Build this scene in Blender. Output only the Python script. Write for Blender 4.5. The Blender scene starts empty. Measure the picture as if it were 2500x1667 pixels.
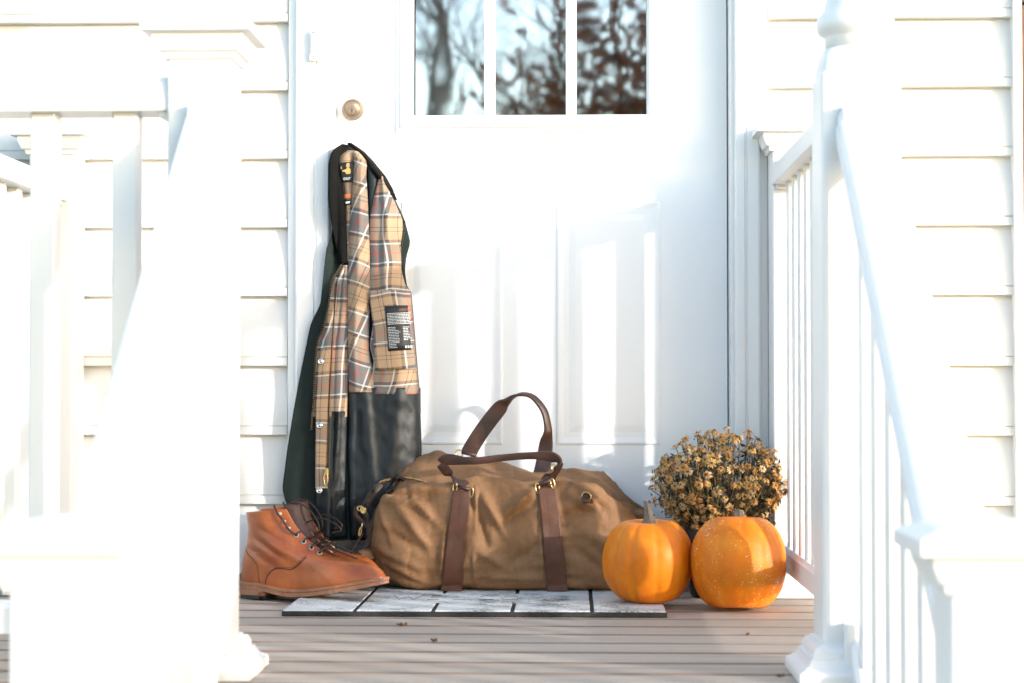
import bpy, bmesh, math, random
import numpy as np
from mathutils import Vector, Matrix, noise
from mathutils.bvhtree import BVHTree
R = math.radians
random.seed(7)
S = bpy.context.scene
COL = S.collection

# ------------------------------------------------------------------ camera
FPX = 4600.0                                   # focal length in photograph pixels
CAMY, CAMZ = -4.354, 0.46
cam = bpy.data.cameras.new('camera'); co = bpy.data.objects.new('camera', cam); COL.objects.link(co)
cam.sensor_width = 36; cam.lens = FPX * 36 / 2500; cam.clip_end = 600; cam.clip_start = 0.05
co.location = (0, CAMY, CAMZ)
YAW, PITCH = math.atan(150 / FPX), math.atan(117 / FPX)
co.rotation_euler = (R(90) + PITCH, 0, YAW)
cam.dof.use_dof = True; cam.dof.focus_distance = 4.17; cam.dof.aperture_fstop = 4.5
S.camera = co
ROT = co.rotation_euler.to_matrix()

# ------------------------------------------------------------------ light
SUN = Vector((1.40, -1.0, 0.365)).normalized()  # towards the sun
w = bpy.data.worlds.new('World'); S.world = w; w.use_nodes = True
nt = w.node_tree; bg = nt.nodes['Background']
sky = nt.nodes.new('ShaderNodeTexSky'); sky.sky_type = 'NISHITA'; sky.sun_disc = False
sky.sun_elevation = math.asin(SUN.z); sky.sun_rotation = math.atan2(SUN.x, SUN.y)
sky.air_density = 1.0; sky.dust_density = 0.85; sky.ozone_density = 1.0
nt.links.new(sky.outputs[0], bg.inputs[0]); bg.inputs[1].default_value = 0.15
sl = bpy.data.lights.new('sun', 'SUN'); so = bpy.data.objects.new('sun', sl); COL.objects.link(so)
sl.energy = 0.9; sl.angle = R(1.0); sl.color = (1.0, 0.975, 0.945)
so.rotation_euler = SUN.to_track_quat('Z', 'Y').to_euler(); so.location = (8, -8, 6)
S.view_settings.view_transform = 'Standard'; S.view_settings.look = 'None'
S.view_settings.exposure = 2.24; S.view_settings.gamma = 1
S.render.engine = 'CYCLES'

# ------------------------------------------------------------------ helpers
def at(px, py, Y):
    """world point at depth Y that the measured photograph pixel corresponds to"""
    d = ROT @ Vector(((px - 1250) / FPX, -(py - 833.5) / FPX, -1))
    t = (Y - CAMY) / d.y
    return Vector((d.x * t, Y, CAMZ + d.z * t))
def ax(px, Y): return at(px, 950, Y).x
def az(py, Y, px=1400): return at(px, py, Y).z

WL = {}
def link(o, parent=None):
    COL.objects.link(o)
    if parent is not None: o.parent = parent
    return o
def wloc(o):
    v = Vector((0, 0, 0))
    while o is not None:
        v += o.location; o = o.parent
    return v
def tag(o, label=None, cat=None, group=None, kind=None):
    if label: o['label'] = label
    if cat: o['category'] = cat
    if group: o['group'] = group
    if kind: o['kind'] = kind
    return o
def thing(name, loc, label, cat, group=None, kind=None):
    o = bpy.data.objects.new(name, None); o.location = loc; o.empty_display_size = 0.05
    COL.objects.link(o)
    return tag(o, label, cat, group, kind)
def mk(name, V, F, mat, parent=None, smooth=False, uv=None, local=False, loc=None):
    me = bpy.data.meshes.new(name)
    off = Vector((0, 0, 0)) if (local or parent is None) else wloc(parent)
    if parent is None and loc is not None: off = Vector(loc)
    me.from_pydata([tuple(Vector(v) - off) for v in V], [], [tuple(f) for f in F])
    if uv is not None:
        l = me.uv_layers.new(name='UVMap')
        for i, lp in enumerate(me.loops): l.data[i].uv = uv[lp.vertex_index]
    me.materials.append(mat)
    if smooth: me.polygons.foreach_set('use_smooth', [True] * len(me.polygons))
    me.update()
    o = bpy.data.objects.new(name, me)
    if parent is None and loc is not None: o.location = loc
    return link(o, parent)
def mk_bm(name, bm, mat, parent=None, smooth=False, local=False, loc=None):
    bm.verts.index_update()
    V = [v.co.copy() for v in bm.verts]; F = [[v.index for v in f.verts] for f in bm.faces]
    bm.free()
    return mk(name, V, F, mat, parent, smooth, None, local, loc)
class MB:
    def __init__(s): s.V = []; s.F = []
    def add(s, V, F):
        n = len(s.V); s.V += [Vector(v) for v in V]; s.F += [[i + n for i in f] for f in F]
    def build(s, name, mat, parent=None, smooth=False, local=False, loc=None):
        return mk(name, s.V, s.F, mat, parent, smooth, None, local, loc)
def boxg(x0, x1, y0, y1, z0, z1, b=0.0, seg=2):
    bm = bmesh.new(); bmesh.ops.create_cube(bm, size=1)
    for v in bm.verts:
        v.co = Vector(((x0 + x1) / 2 + v.co.x * (x1 - x0), (y0 + y1) / 2 + v.co.y * (y1 - y0), (z0 + z1) / 2 + v.co.z * (z1 - z0)))
    if b > 0: bmesh.ops.bevel(bm, geom=list(bm.edges), offset=b, segments=seg, affect='EDGES', profile=0.6)
    bm.verts.index_update()
    V = [v.co.copy() for v in bm.verts]; F = [[v.index for v in f.verts] for f in bm.faces]; bm.free()
    return V, F
def box(name, x0, x1, y0, y1, z0, z1, mat, parent=None, b=0.0, seg=2, local=False):
    V, F = boxg(x0, x1, y0, y1, z0, z1, b, seg); return mk(name, V, F, mat, parent, local=local)
def catmull(P, n, closed=False):
    P = [np.array(p, float) for p in P]; out = []; m = len(P)
    segs = m if closed else m - 1
    for i in range(segs):
        if closed: a, b, c, d = P[(i - 1) % m], P[i], P[(i + 1) % m], P[(i + 2) % m]
        else: a, b, c, d = P[max(i - 1, 0)], P[i], P[i + 1], P[min(i + 2, m - 1)]
        for k in range(n):
            t = k / n
            out.append(0.5 * ((2 * b) + (c - a) * t + (2 * a - 5 * b + 4 * c - d) * t * t + (3 * b - a - 3 * c + d) * t ** 3))
    if not closed: out.append(P[-1])
    return out
def tubeg(pts, r, n=8, caps=True, closed=False):
    """tube through points; r number or list"""
    pts = [Vector(p) for p in pts]; m = len(pts); rr = r if isinstance(r, (list, tuple)) else [r] * m
    V = []; F = []; up = None
    for i, p in enumerate(pts):
        if closed: t = pts[(i + 1) % m] - pts[i - 1]
        else: t = pts[min(i + 1, m - 1)] - pts[max(i - 1, 0)]
        if t.length < 1e-9: t = Vector((0, 0, 1))
        t.normalize()
        if up is None: up = Vector((0, 0, 1)) if abs(t.z) < 0.9 else Vector((1, 0, 0))
        s = t.cross(up)
        if s.length < 1e-6: s = t.orthogonal()
        s.normalize(); up = s.cross(t).normalized()
        for k in range(n):
            a = 2 * math.pi * k / n
            V.append(p + (s * math.cos(a) + up * math.sin(a)) * rr[i])
    for i in range(m if closed else m - 1):
        j = (i + 1) % m
        for k in range(n):
            F.append([i * n + k, i * n + (k + 1) % n, j * n + (k + 1) % n, j * n + k])
    if caps and not closed:
        F.append(list(range(n))[::-1]); F.append([(m - 1) * n + k for k in range(n)])
    return V, F
def latheg(prof, n=24, c=(0, 0, 0), axis='z'):
    V = []; F = []; m = len(prof)
    for r, z in prof:
        for k in range(n):
            a = 2 * math.pi * k / n
            x, y = r * math.cos(a), r * math.sin(a)
            if axis == 'z': v = (c[0] + x, c[1] + y, c[2] + z)
            else: v = (c[0] + x, c[1] + z, c[2] - y)        # axis y
            V.append(Vector(v))
    for i in range(m - 1):
        for k in range(n):
            F.append([i * n + k, i * n + (k + 1) % n, (i + 1) * n + (k + 1) % n, (i + 1) * n + k])
    F.append(list(range(n))[::-1]); F.append([(m - 1) * n + k for k in range(n)])
    return V, F
def sqloftg(prof, cx, cy):
    """stack of squares: (half size, z)"""
    V = []; F = []
    for h, z in prof: V += [Vector((cx - h, cy - h, z)), Vector((cx + h, cy - h, z)), Vector((cx + h, cy + h, z)), Vector((cx - h, cy + h, z))]
    m = len(prof)
    for i in range(m - 1):
        for k in range(4): F.append([i * 4 + k, i * 4 + (k + 1) % 4, (i + 1) * 4 + (k + 1) % 4, (i + 1) * 4 + k])
    F.append([3, 2, 1, 0]); F.append([(m - 1) * 4 + k for k in range(4)])
    return V, F
def gridF(nr, nc, off=0, wrap=False):
    F = []
    for i in range(nr - 1):
        for j in range(nc if wrap else nc - 1):
            F.append([off + i * nc + j, off + i * nc + (j + 1) % nc, off + (i + 1) * nc + (j + 1) % nc, off + (i + 1) * nc + j])
    return F
def solid(o, t, offset=-1):
    m = o.modifiers.new('Solidify', 'SOLIDIFY'); m.thickness = t; m.offset = offset; return o

# ------------------------------------------------------------------ materials
def new_mat(name):
    m = bpy.data.materials.new(name); m.use_nodes = True
    t = m.node_tree; b = t.nodes['Principled BSDF']
    return m, t, b
def N(t, kind, **kw):
    n = t.nodes.new(kind)
    for k, v in kw.items(): setattr(n, k, v)
    return n
def lk(t, a, b): t.links.new(a, b)
def coord(t, kind='Object', scale=(1, 1, 1), rnd=False):
    tc = N(t, 'ShaderNodeTexCoord'); mp = N(t, 'ShaderNodeMapping'); mp.inputs['Scale'].default_value = scale
    lk(t, tc.outputs[kind], mp.inputs['Vector'])
    if rnd:
        oi = N(t, 'ShaderNodeObjectInfo'); mu = N(t, 'ShaderNodeMath', operation='MULTIPLY'); mu.inputs[1].default_value = 37.0
        lk(t, oi.outputs['Random'], mu.inputs[0]); cb = N(t, 'ShaderNodeCombineXYZ')
        for i in range(3): lk(t, mu.outputs[0], cb.inputs[i])
        lk(t, cb.outputs[0], mp.inputs['Location'])
    return mp.outputs[0]
def nz(t, vec, scale, detail=4, rough=0.55, dist=0.0):
    n = N(t, 'ShaderNodeTexNoise'); n.inputs['Scale'].default_value = scale; n.inputs['Detail'].default_value = detail
    n.inputs['Roughness'].default_value = rough; n.inputs['Distortion'].default_value = dist
    lk(t, vec, n.inputs['Vector']); return n.outputs['Fac']
def ramp(t, fac, stops, interp='LINEAR'):
    r = N(t, 'ShaderNodeValToRGB'); e = r.color_ramp; e.interpolation = interp
    while len(e.elements) < len(stops): e.elements.new(0.5)
    for el, (p, c) in zip(e.elements, stops):
        el.position = p; el.color = (*c, 1) if len(c) == 3 else c
    lk(t, fac, r.inputs[0]); return r.outputs[0]
def mix(t, fac, a, b, mode='MIX'):
    m = N(t, 'ShaderNodeMix', data_type='RGBA', blend_type=mode)
    for sock, v in ((m.inputs[0], fac), (m.inputs[6], a), (m.inputs[7], b)):
        if isinstance(v, (int, float)): sock.default_value = v
        elif isinstance(v, tuple): sock.default_value = (*v, 1)
        else: lk(t, v, sock)
    return m.outputs[2]
def bump(t, b, h, strength, dist=0.01, prev=None):
    n = N(t, 'ShaderNodeBump'); n.inputs['Strength'].default_value = strength; n.inputs['Distance'].default_value = dist
    lk(t, h, n.inputs['Height'])
    if prev is not None: lk(t, prev, n.inputs['Normal'])
    if b is not None: lk(t, n.outputs[0], b.inputs['Normal'])
    return n.outputs[0]
def simple(name, c, rough=0.5, var=0.12, scale=12, bs=0.0, bscale=60, metal=0.0, spec=0.5, rnd=False, stretch=(1, 1, 1), coat=0.0):
    m, t, b = new_mat(name); v = coord(t, 'Object', stretch, rnd)
    n = nz(t, v, scale, 5)
    lo = tuple(x * (1 - var * 1.6) for x in c); hi = tuple(min(1, x * (1 + var)) for x in c)
    lk(t, ramp(t, n, [(0.3, lo), (0.7, hi)]), b.inputs['Base Color'])
    b.inputs['Roughness'].default_value = rough; b.inputs['Metallic'].default_value = metal
    b.inputs['Specular IOR Level'].default_value = spec; b.inputs['Coat Weight'].default_value = coat
    if bs > 0: bump(t, b, nz(t, v, bscale, 4), bs, 0.004)
    return m
M = {}
def paint(name, c, rough=0.45, dirt=0.25, dirtc=(0.45, 0.36, 0.25)):
    m, t, b = new_mat(name); v = coord(t, 'Object')
    base = ramp(t, nz(t, v, 3.0, 4), [(0.3, tuple(x * 0.96 for x in c)), (0.7, c)])
    g = ramp(t, nz(t, v, 22.0, 9, 0.75), [(0.66, (0, 0, 0)), (0.80, (dirt,) * 3)])
    lk(t, mix(t, g, base, dirtc), b.inputs['Base Color'])
    b.inputs['Roughness'].default_value = rough
    bump(t, b, nz(t, v, 90, 4), 0.12, 0.002)
    return m
M['siding'] = paint('siding_vinyl', (0.70, 0.69, 0.672), 0.5, 0.22)
M['trim'] = paint('trim_paint', (0.78, 0.78, 0.775), 0.4, 0.10)
M['vinyl'] = paint('railing_vinyl', (0.74, 0.74, 0.74), 0.35, 0.10)
M['door'] = paint('door_paint', (0.80, 0.81, 0.82), 0.3, 0.08)
M['rust'] = simple('rusty_caulk', (0.45, 0.27, 0.12), 0.8, 0.5, 40)
M['metal'] = simple('satin_nickel', (0.27, 0.215, 0.16), 0.5, 0.08, 30, metal=0.6)
M['zipbrass'] = simple('aged_zip_brass', (0.16, 0.10, 0.05), 0.5, 0.2, 50, metal=0.7)
M['brass'] = simple('antique_brass', (0.62, 0.47, 0.22), 0.3, 0.2, 50, metal=1.0)
M['eyelet'] = simple('eyelet_enamel', (0.36, 0.33, 0.29), 0.4, 0.1, 50)
M['steel'] = simple('bright_steel', (0.7, 0.7, 0.7), 0.25, 0.1, 50, metal=1.0)
M['black'] = simple('black_rubber', (0.018, 0.018, 0.018), 0.7, 0.4, 60, 0.4, 200)
M['dark'] = simple('dark_room', (0.012, 0.012, 0.014), 0.9, 0.2, 4)
M['shutter'] = simple('brown_shutter', (0.16, 0.075, 0.035), 0.6, 0.3, 14)
M['concrete'] = simple('concrete', (0.36, 0.35, 0.33), 0.85, 0.18, 9, 0.4, 60)
M['grass'] = simple('grass', (0.085, 0.115, 0.035), 0.9, 0.4, 3.0, 0.8, 30)
M['bark'] = simple('bark', (0.10, 0.088, 0.075), 0.9, 0.3, 8, 0.6, 25)
M['rustleaf'] = simple('rust_leaves', (0.22, 0.065, 0.02), 0.7, 0.4, 3.0)
# glass
m, t, b = new_mat('door_glass'); M['glass'] = m
t.nodes.remove(b); v = coord(t, 'Object', (1.0, 1.0, 0.45))
gl = N(t, 'ShaderNodeBsdfGlossy'); gl.inputs['Roughness'].default_value = 0.022; gl.inputs['Color'].default_value = (1.0, 0.97, 0.95, 1)
tr = N(t, 'ShaderNodeBsdfTransparent'); tr.inputs['Color'].default_value = (0.8, 0.82, 0.82, 1)
mx = N(t, 'ShaderNodeMixShader'); mx.inputs[0].default_value = 0.40
lk(t, tr.outputs[0], mx.inputs[1]); lk(t, gl.outputs[0], mx.inputs[2]); lk(t, mx.outputs[0], t.nodes['Material Output'].inputs['Surface'])
nb = bump(t, None, nz(t, v, 6.0, 1, 0.4), 0.085, 0.006); lk(t, nb, gl.inputs['Normal'])
# deck boards
m, t, b = new_mat('deck_wood'); M['deck'] = m
v = coord(t, 'Object', (0.35, 9, 4), True)
g1 = nz(t, v, 3.0, 6, 0.62, 0.4); v2 = coord(t, 'Object', (2.0, 60, 10), True); g2 = nz(t, v2, 2.0, 5, 0.7)
c1 = ramp(t, g1, [(0.25, (0.29, 0.22, 0.165)), (0.5, (0.39, 0.325, 0.27)), (0.75, (0.48, 0.425, 0.375))])
c2 = mix(t, 0.45, c1, ramp(t, g2, [(0.3, (0.27, 0.19, 0.145)), (0.62, (0.52, 0.45, 0.39))]))
oi = N(t, 'ShaderNodeObjectInfo'); hv = N(t, 'ShaderNodeHueSaturation')
mr = N(t, 'ShaderNodeMapRange'); mr.inputs[3].default_value = 0.86; mr.inputs[4].default_value = 1.12
lk(t, oi.outputs['Random'], mr.inputs[0]); lk(t, mr.outputs[0], hv.inputs['Value']); lk(t, c2, hv.inputs['Color'])
tcd = N(t, 'ShaderNodeTexCoord'); sxd = N(t, 'ShaderNodeSeparateXYZ'); lk(t, tcd.outputs['Object'], sxd.inputs[0])
ab = N(t, 'ShaderNodeMath', operation='ABSOLUTE'); lk(t, sxd.outputs[1], ab.inputs[0])
mg = N(t, 'ShaderNodeMath', operation='MULTIPLY_ADD'); lk(t, g1, mg.inputs[0]); mg.inputs[1].default_value = 0.014; lk(t, ab.outputs[0], mg.inputs[2])
me_ = N(t, 'ShaderNodeMapRange'); me_.inputs[1].default_value = 0.052; me_.inputs[2].default_value = 0.063; me_.inputs[4].default_value = 0.85; lk(t, mg.outputs[0], me_.inputs[0])
lk(t, mix(t, me_.outputs[0], hv.outputs[0], (0.17, 0.095, 0.06)), b.inputs['Base Color']); b.inputs['Roughness'].default_value = 0.62
bump(t, b, g2, 0.35, 0.002)
# doormat tile paint (white, worn through to black)
m, t, b = new_mat('mat_paint'); M['tile'] = m
v = coord(t, 'Object'); g = nz(t, v, 9.0, 6, 0.7); g2 = nz(t, v, 190.0, 5, 0.8)
ad = N(t, 'ShaderNodeMath', operation='ADD'); lk(t, g, ad.inputs[0]); lk(t, g2, ad.inputs[1])
f = ramp(t, ad.outputs[0], [(0.0, (0, 0, 0)), (0.86, (0, 0, 0)), (1.0, (1, 1, 1))])
mr = N(t, 'ShaderNodeMapRange'); mr.inputs[1].default_value = 0.98; mr.inputs[2].default_value = 1.22; lk(t, ad.outputs[0], mr.inputs[0])
lk(t, mix(t, mr.outputs[0], (0.62, 0.62, 0.60), (0.06, 0.06, 0.058)), b.inputs['Base Color'])
b.inputs['Roughness'].default_value = 0.75; bump(t, b, g2, 0.5, 0.002)
# leathers and cloth
def leather(name, c1, c2, rough, scale=7, grain=420, bs=0.25, coat=0.0):
    m, t, b = new_mat(name); v = coord(t, 'Object')
    n = nz(t, v, scale, 5, 0.6, 0.3)
    lk(t, ramp(t, n, [(0.3, c1), (0.7, c2)]), b.inputs['Base Color'])
    b.inputs['Roughness'].default_value = rough; b.inputs['Coat Weight'].default_value = coat; b.inputs['Coat Roughness'].default_value = 0.25
    vo = N(t, 'ShaderNodeTexVoronoi'); vo.inputs['Scale'].default_value = grain; lk(t, v, vo.inputs['Vector'])
    p = bump(t, None, nz(t, v, 30, 4), bs * 0.8, 0.004); bump(t, b, vo.outputs['Distance'], bs, 0.0012, p)
    return m
M['tan'] = leather('tan_leather', (0.20, 0.036, 0.006), (0.43, 0.112, 0.022), 0.32, 13, 500, 0.12, 0.3)
M['welt'] = leather('welt_leather', (0.22, 0.085, 0.042), (0.36, 0.165, 0.09), 0.55, 30, 300, 0.25)
M['lace'] = leather('lace_leather', (0.010, 0.005, 0.003), (0.03, 0.013, 0.007), 0.5, 40)
M['brownleather'] = leather('brown_leather', (0.026, 0.011, 0.007), (0.075, 0.029, 0.017), 0.45, 14, 380, 0.3)
M['strap'] = leather('strap_leather', (0.075, 0.027, 0.013), (0.135, 0.052, 0.026), 0.6, 18, 300, 0.35)
M['stitch'] = simple('dark_thread', (0.02, 0.006, 0.003), 0.7, 0.2, 80)
M['goldthread'] = simple('tan_thread', (0.17, 0.06, 0.022), 0.7, 0.2, 80)
def weave(name, c1, c2, rough=0.8, scale=9, ws=900, bs=0.3, sheen=0.15, coat=0.0):
    m, t, b = new_mat(name); v = coord(t, 'Object')
    n = nz(t, v, scale, 6, 0.6, 0.4); fine = nz(t, v, 160, 4, 0.6)
    c = ramp(t, n, [(0.28, c1), (0.72, c2)])
    c = mix(t, 0.15, c, ramp(t, fine, [(0.3, tuple(x * 0.6 for x in c1)), (0.7, tuple(min(1, x * 1.3) for x in c2))]))
    lk(t, c, b.inputs['Base Color']); b.inputs['Roughness'].default_value = rough
    b.inputs['Specular IOR Level'].default_value = 0.22; b.inputs['Sheen Weight'].default_value = sheen; b.inputs['Coat Weight'].default_value = coat; b.inputs['Coat Roughness'].default_value = 0.35
    p = bump(t, None, nz(t, v, 45, 5), bs, 0.004); bump(t, b, nz(t, v, ws, 2), bs * 0.8, 0.0008, p)
    return m
M['canvas'] = weave('waxed_canvas', (0.17, 0.084, 0.036), (0.285, 0.155, 0.077), 0.62, 8, 900, 0.35, 0.0)
M['wax'] = weave('waxed_cotton', (0.0065, 0.0115, 0.0105), (0.0135, 0.022, 0.020), 0.75, 10, 900, 0.25, 0.0)
M['cord'] = weave('corduroy', (0.002, 0.0023, 0.002), (0.005, 0.0054, 0.005), 0.95, 10, 700, 0.3, 0.0)
M['nylon'] = weave('navy_nylon', (0.0045, 0.0075, 0.010), (0.010, 0.016, 0.021), 0.48, 10, 1200, 0.35, 0.0, 0.0)
nb_ = M['nylon'].node_tree.nodes['Principled BSDF']; nb_.inputs['Specular IOR Level'].default_value = 0.4; nb_.inputs['Roughness'].default_value = 0.46
M['label'] = simple('label_black', (0.012, 0.012, 0.012), 0.6, 0.2, 60)
M['print'] = simple('label_white', (0.72, 0.74, 0.74), 0.6, 0.05)
M['printorange'] = simple('label_orange', (0.55, 0.17, 0.06), 0.6, 0.1)
M['gold'] = simple('label_gold', (0.50, 0.33, 0.10), 0.5, 0.2, 90)
# tartan: average of warp and weft ramps, as a real twill
m, t, b = new_mat('tartan'); M['plaid'] = m
tc = N(t, 'ShaderNodeTexCoord'); sx = N(t, 'ShaderNodeSeparateXYZ'); lk(t, tc.outputs['UV'], sx.inputs[0])
TAN = (0.45, 0.30, 0.18); GREY = (0.155, 0.148, 0.142); WHT = (0.72, 0.69, 0.66); DRK = (0.075, 0.06, 0.055); RED = (0.42, 0.075, 0.045)
st = [(0.0, RED), (0.016, GREY), (0.185, WHT), (0.215, DRK), (0.285, TAN), (0.448, DRK), (0.464, TAN), (0.528, DRK), (0.544, TAN), (0.715, DRK), (0.785, WHT), (0.815, GREY), (0.984, RED)]
cs = []
for i in (0, 1):
    d = N(t, 'ShaderNodeMath', operation='DIVIDE'); d.inputs[1].default_value = 0.106; lk(t, sx.outputs[i], d.inputs[0])
    fr = N(t, 'ShaderNodeMath', operation='FRACT'); lk(t, d.outputs[0], fr.inputs[0])
    cs.append(ramp(t, fr.outputs[0], st, 'CONSTANT'))
pc = mix(t, 0.5, cs[0], cs[1])
vv = coord(t, 'Object'); pc = mix(t, 0.18, pc, ramp(t, nz(t, vv, 300, 3), [(0.3, (0.25, 0.2, 0.17)), (0.7, (0.8, 0.7, 0.6))]), 'MULTIPLY')
lk(t, pc, b.inputs['Base Color']); b.inputs['Roughness'].default_value = 0.85; b.inputs['Sheen Weight'].default_value = 0.1
p = bump(t, None, nz(t, vv, 40, 4), 0.25, 0.003); bump(t, b, nz(t, vv, 1100, 2), 0.25, 0.0008, p)
# pumpkins
def pumpkin_mat(name, speck):
    m, t, b = new_mat(name); v = coord(t, 'Object')
    c = ramp(t, nz(t, v, 13, 6, 0.65, 0.6), [(0.28, (0.54, 0.123, 0.002)), (0.5, (0.64, 0.170, 0.003)), (0.75, (0.71, 0.25, 0.009))])
    if speck:
        vo = N(t, 'ShaderNodeTexVoronoi'); vo.inputs['Scale'].default_value = 250; lk(t, v, vo.inputs['Vector'])
        dens = ramp(t, nz(t, v, 11, 4, 0.65), [(0.40, (0.03, 0.03, 0.03)), (0.64, (0.32, 0.32, 0.32))])
        lt = N(t, 'ShaderNodeMath', operation='LESS_THAN'); lk(t, vo.outputs['Distance'], lt.inputs[0])
        vr = N(t, 'ShaderNodeMath', operation='MULTIPLY'); lk(t, vo.outputs['Color'], vr.inputs[0]); lk(t, dens, vr.inputs[1])
        mm = N(t, 'ShaderNodeMath', operation='MULTIPLY'); mm.inputs[1].default_value = 1.3; lk(t, vr.outputs[0], mm.inputs[0])
        lk(t, mm.outputs[0], lt.inputs[1])
        c = mix(t, lt.outputs[0], c, (0.78, 0.68, 0.58))
    sc = ramp(t, nz(t, v, 60, 6, 0.75), [(0.63, (0, 0, 0)), (0.76, (0.65, 0.65, 0.65))])
    c = mix(t, sc, c, (0.36, 0.17, 0.06))
    lk(t, c, b.inputs['Base Color']); b.inputs['Roughness'].default_value = 0.48
    b.inputs['Subsurface Weight'].default_value = 0.08; b.inputs['Subsurface Radius'].default_value = (0.02, 0.006, 0.001); b.inputs['Subsurface Scale'].default_value = 0.3
    b.inputs['Specular IOR Level'].default_value = 0.3
    bump(t, b, nz(t, v, 70, 4), 0.12, 0.003)
    return m
M['pumpkin'] = pumpkin_mat('pumpkin_skin', False); M['pumpkin2'] = pumpkin_mat('speckled_pumpkin_skin', True)
M['pstem'] = simple('pumpkin_stem', (0.21, 0.175, 0.14), 0.85, 0.35, 60, 0.6, 120, stretch=(3, 3, 0.6))
M['pot'] = simple('black_plastic', (0.012, 0.012, 0.012), 0.35, 0.2, 20)
m, t, b = new_mat('dry_petal'); M['petal'] = m
oi = N(t, 'ShaderNodeObjectInfo'); v = coord(t, 'Object', (1, 1, 1), True)
c = ramp(t, oi.outputs['Random'], [(0.0, (0.46, 0.215, 0.05)), (0.35, (0.60, 0.36, 0.12)), (0.6, (0.38, 0.16, 0.035)), (1.0, (0.70, 0.52, 0.28))])
lk(t, mix(t, 0.35, c, ramp(t, nz(t, v, 160, 3), [(0.3, (0.17, 0.07, 0.014)), (0.7, (0.5, 0.33, 0.13))])), b.inputs['Base Color']); b.inputs['Roughness'].default_value = 0.8
M['disc'] = simple('flower_disc', (0.20, 0.075, 0.015), 0.9, 0.3, 200)
M['stemgreen'] = simple('dry_stem', (0.27, 0.18, 0.075), 0.85, 0.45, 25)
M['leafgreen'] = simple('dry_leaf_green', (0.105, 0.095, 0.042), 0.8, 0.6, 14)
M['fallen'] = simple('fallen_leaf', (0.26, 0.12, 0.045), 0.7, 0.4, 50)

# ------------------------------------------------------------------ ground and street side
V = []; F = []
n = 40
for i in range(n + 1):
    for j in range(n + 1):
        x = (i / n - 0.5) * 2; y = (j / n - 0.5) * 2
        X = math.copysign(abs(x) ** 2.2, x) * 180; Y = math.copysign(abs(y) ** 2.2, y) * 180
        zz = -0.74 + 0.10 * noise.noise(Vector((X * 0.12, Y * 0.12, 3))) * min(1, max(0, (abs(X) + abs(Y) - 5) / 10))
        V.append((X, Y, zz))
o = mk('lawn', V, gridF(n + 1, n + 1), M['grass'], smooth=True); tag(o, 'green lawn stretching away from the porch', 'lawn', kind='structure')
o = box('path', -0.75, 0.65, -9.0, -2.35, -0.85, -0.715, M['concrete'], b=0.01); tag(o, 'concrete path leading up to the porch steps', 'path', kind='structure')
mb = MB(); rg = random.Random(3)
for i in range(6000):
    x = rg.uniform(-3.2, -1.3) if rg.random() < 0.7 else rg.uniform(0.75, 2.2); y = rg.uniform(-4.5, -0.15)
    h = rg.uniform(0.03, 0.08); a = rg.uniform(0, 6.28); dx, dy = math.cos(a) * 0.004, math.sin(a) * 0.004
    lx, ly = rg.uniform(-.03, .03), rg.uniform(-.03, .03)
    mb.add([(x - dx, y - dy, -0.75), (x + dx, y + dy, -0.75), (x + lx, y + ly, -0.74 + h)], [[0, 1, 2]])
o = mb.build('grass', M['grass']); tag(o, 'short grass blades growing beside the porch', 'grass', kind='stuff')

# ------------------------------------------------------------------ house wall
Y_BUTT, Y_DEEP = -0.015, 0.010
Z_REF = az(1230, Y_BUTT, 600); Z_TOP = az(56, Y_BUTT, 300)
PITCH_Z = (Z_TOP - Z_REF) / 7
XCL0, XCL1 = ax(702, -0.02), ax(803, -0.028)      # left casing
XCR0, XCR1 = ax(1796, -0.028), ax(1876, -0.02)
XWIN = ax(2478, -0.02)
house = thing('house_wall', (0, 0, 0), 'cream lapped siding wall of the house behind the porch', 'wall')
prof = [(Y_BUTT + 0.0035, 0.0), (Y_BUTT, 0.0015), (Y_BUTT, 0.0192), (Y_BUTT + 0.0055, 0.0202), (Y_BUTT + 0.0022, 0.0232)]
for k in range(1, 9):
    q = k / 8; prof.append((Y_BUTT + 0.0022 + (Y_DEEP - Y_BUTT - 0.0022) * (q ** 1.9), 0.0232 + (PITCH_Z - 0.0232 + 0.012) * q))
prof += [(0.017, PITCH_Z + 0.012), (0.017, 0.0)]
def siding(x0, x1, z):
    V = [(x0, y, z + zz) for y, zz in prof] + [(x1, y, z + zz) for y, zz in prof]; m = len(prof)
    F = [[i, (i + 1) % m, m + (i + 1) % m, m + i] for i in range(m)] + [list(range(m))[::-1], [m + i for i in range(m)]]
    return mk('siding_board', V, F, M['siding'], house)
ZHEAD = 2.19
k = -1
while Z_REF + k * PITCH_Z < 2.9:
    z = Z_REF + k * PITCH_Z; k += 1
    siding(-3.0, XCL0 - 0.002, z); siding(XCR1 + 0.002, XWIN, z); siding(XWIN + 0.62, 3.2, z)
    if z > ZHEAD: siding(XCL0, XCR1, z)
zb = Z_REF - PITCH_Z
box('foundation', -3.0, 3.2, 0.004, 0.2, -0.9, zb - 0.001, M['concrete'], house)
box('sheathing', -3.0, XCL0 + 0.01, 0.018, 0.16, zb, 2.95, M['dark'], house)
box('sheathing', XCR1 - 0.01, 3.2, 0.018, 0.16, zb, 2.95, M['dark'], house)
V, F = boxg(-1.6, 1.4, 0.162, 2.6, -0.3, 2.9)
mk('room', V, [f[::-1] for f in F if not all(abs(V[i].y - 0.162) < 1e-5 for i in f)], M['dark'], house)
# painted block ledge at the foot of the right-hand wall
for i, (a, b_) in enumerate(((0.375, 0.515), (0.522, 0.665), (0.672, 0.82))):
    box('foundation_block', a, b_, -0.135, -0.016, -0.2, 0.05 + 0.001 * i, M['trim'], house, 0.004)

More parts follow.
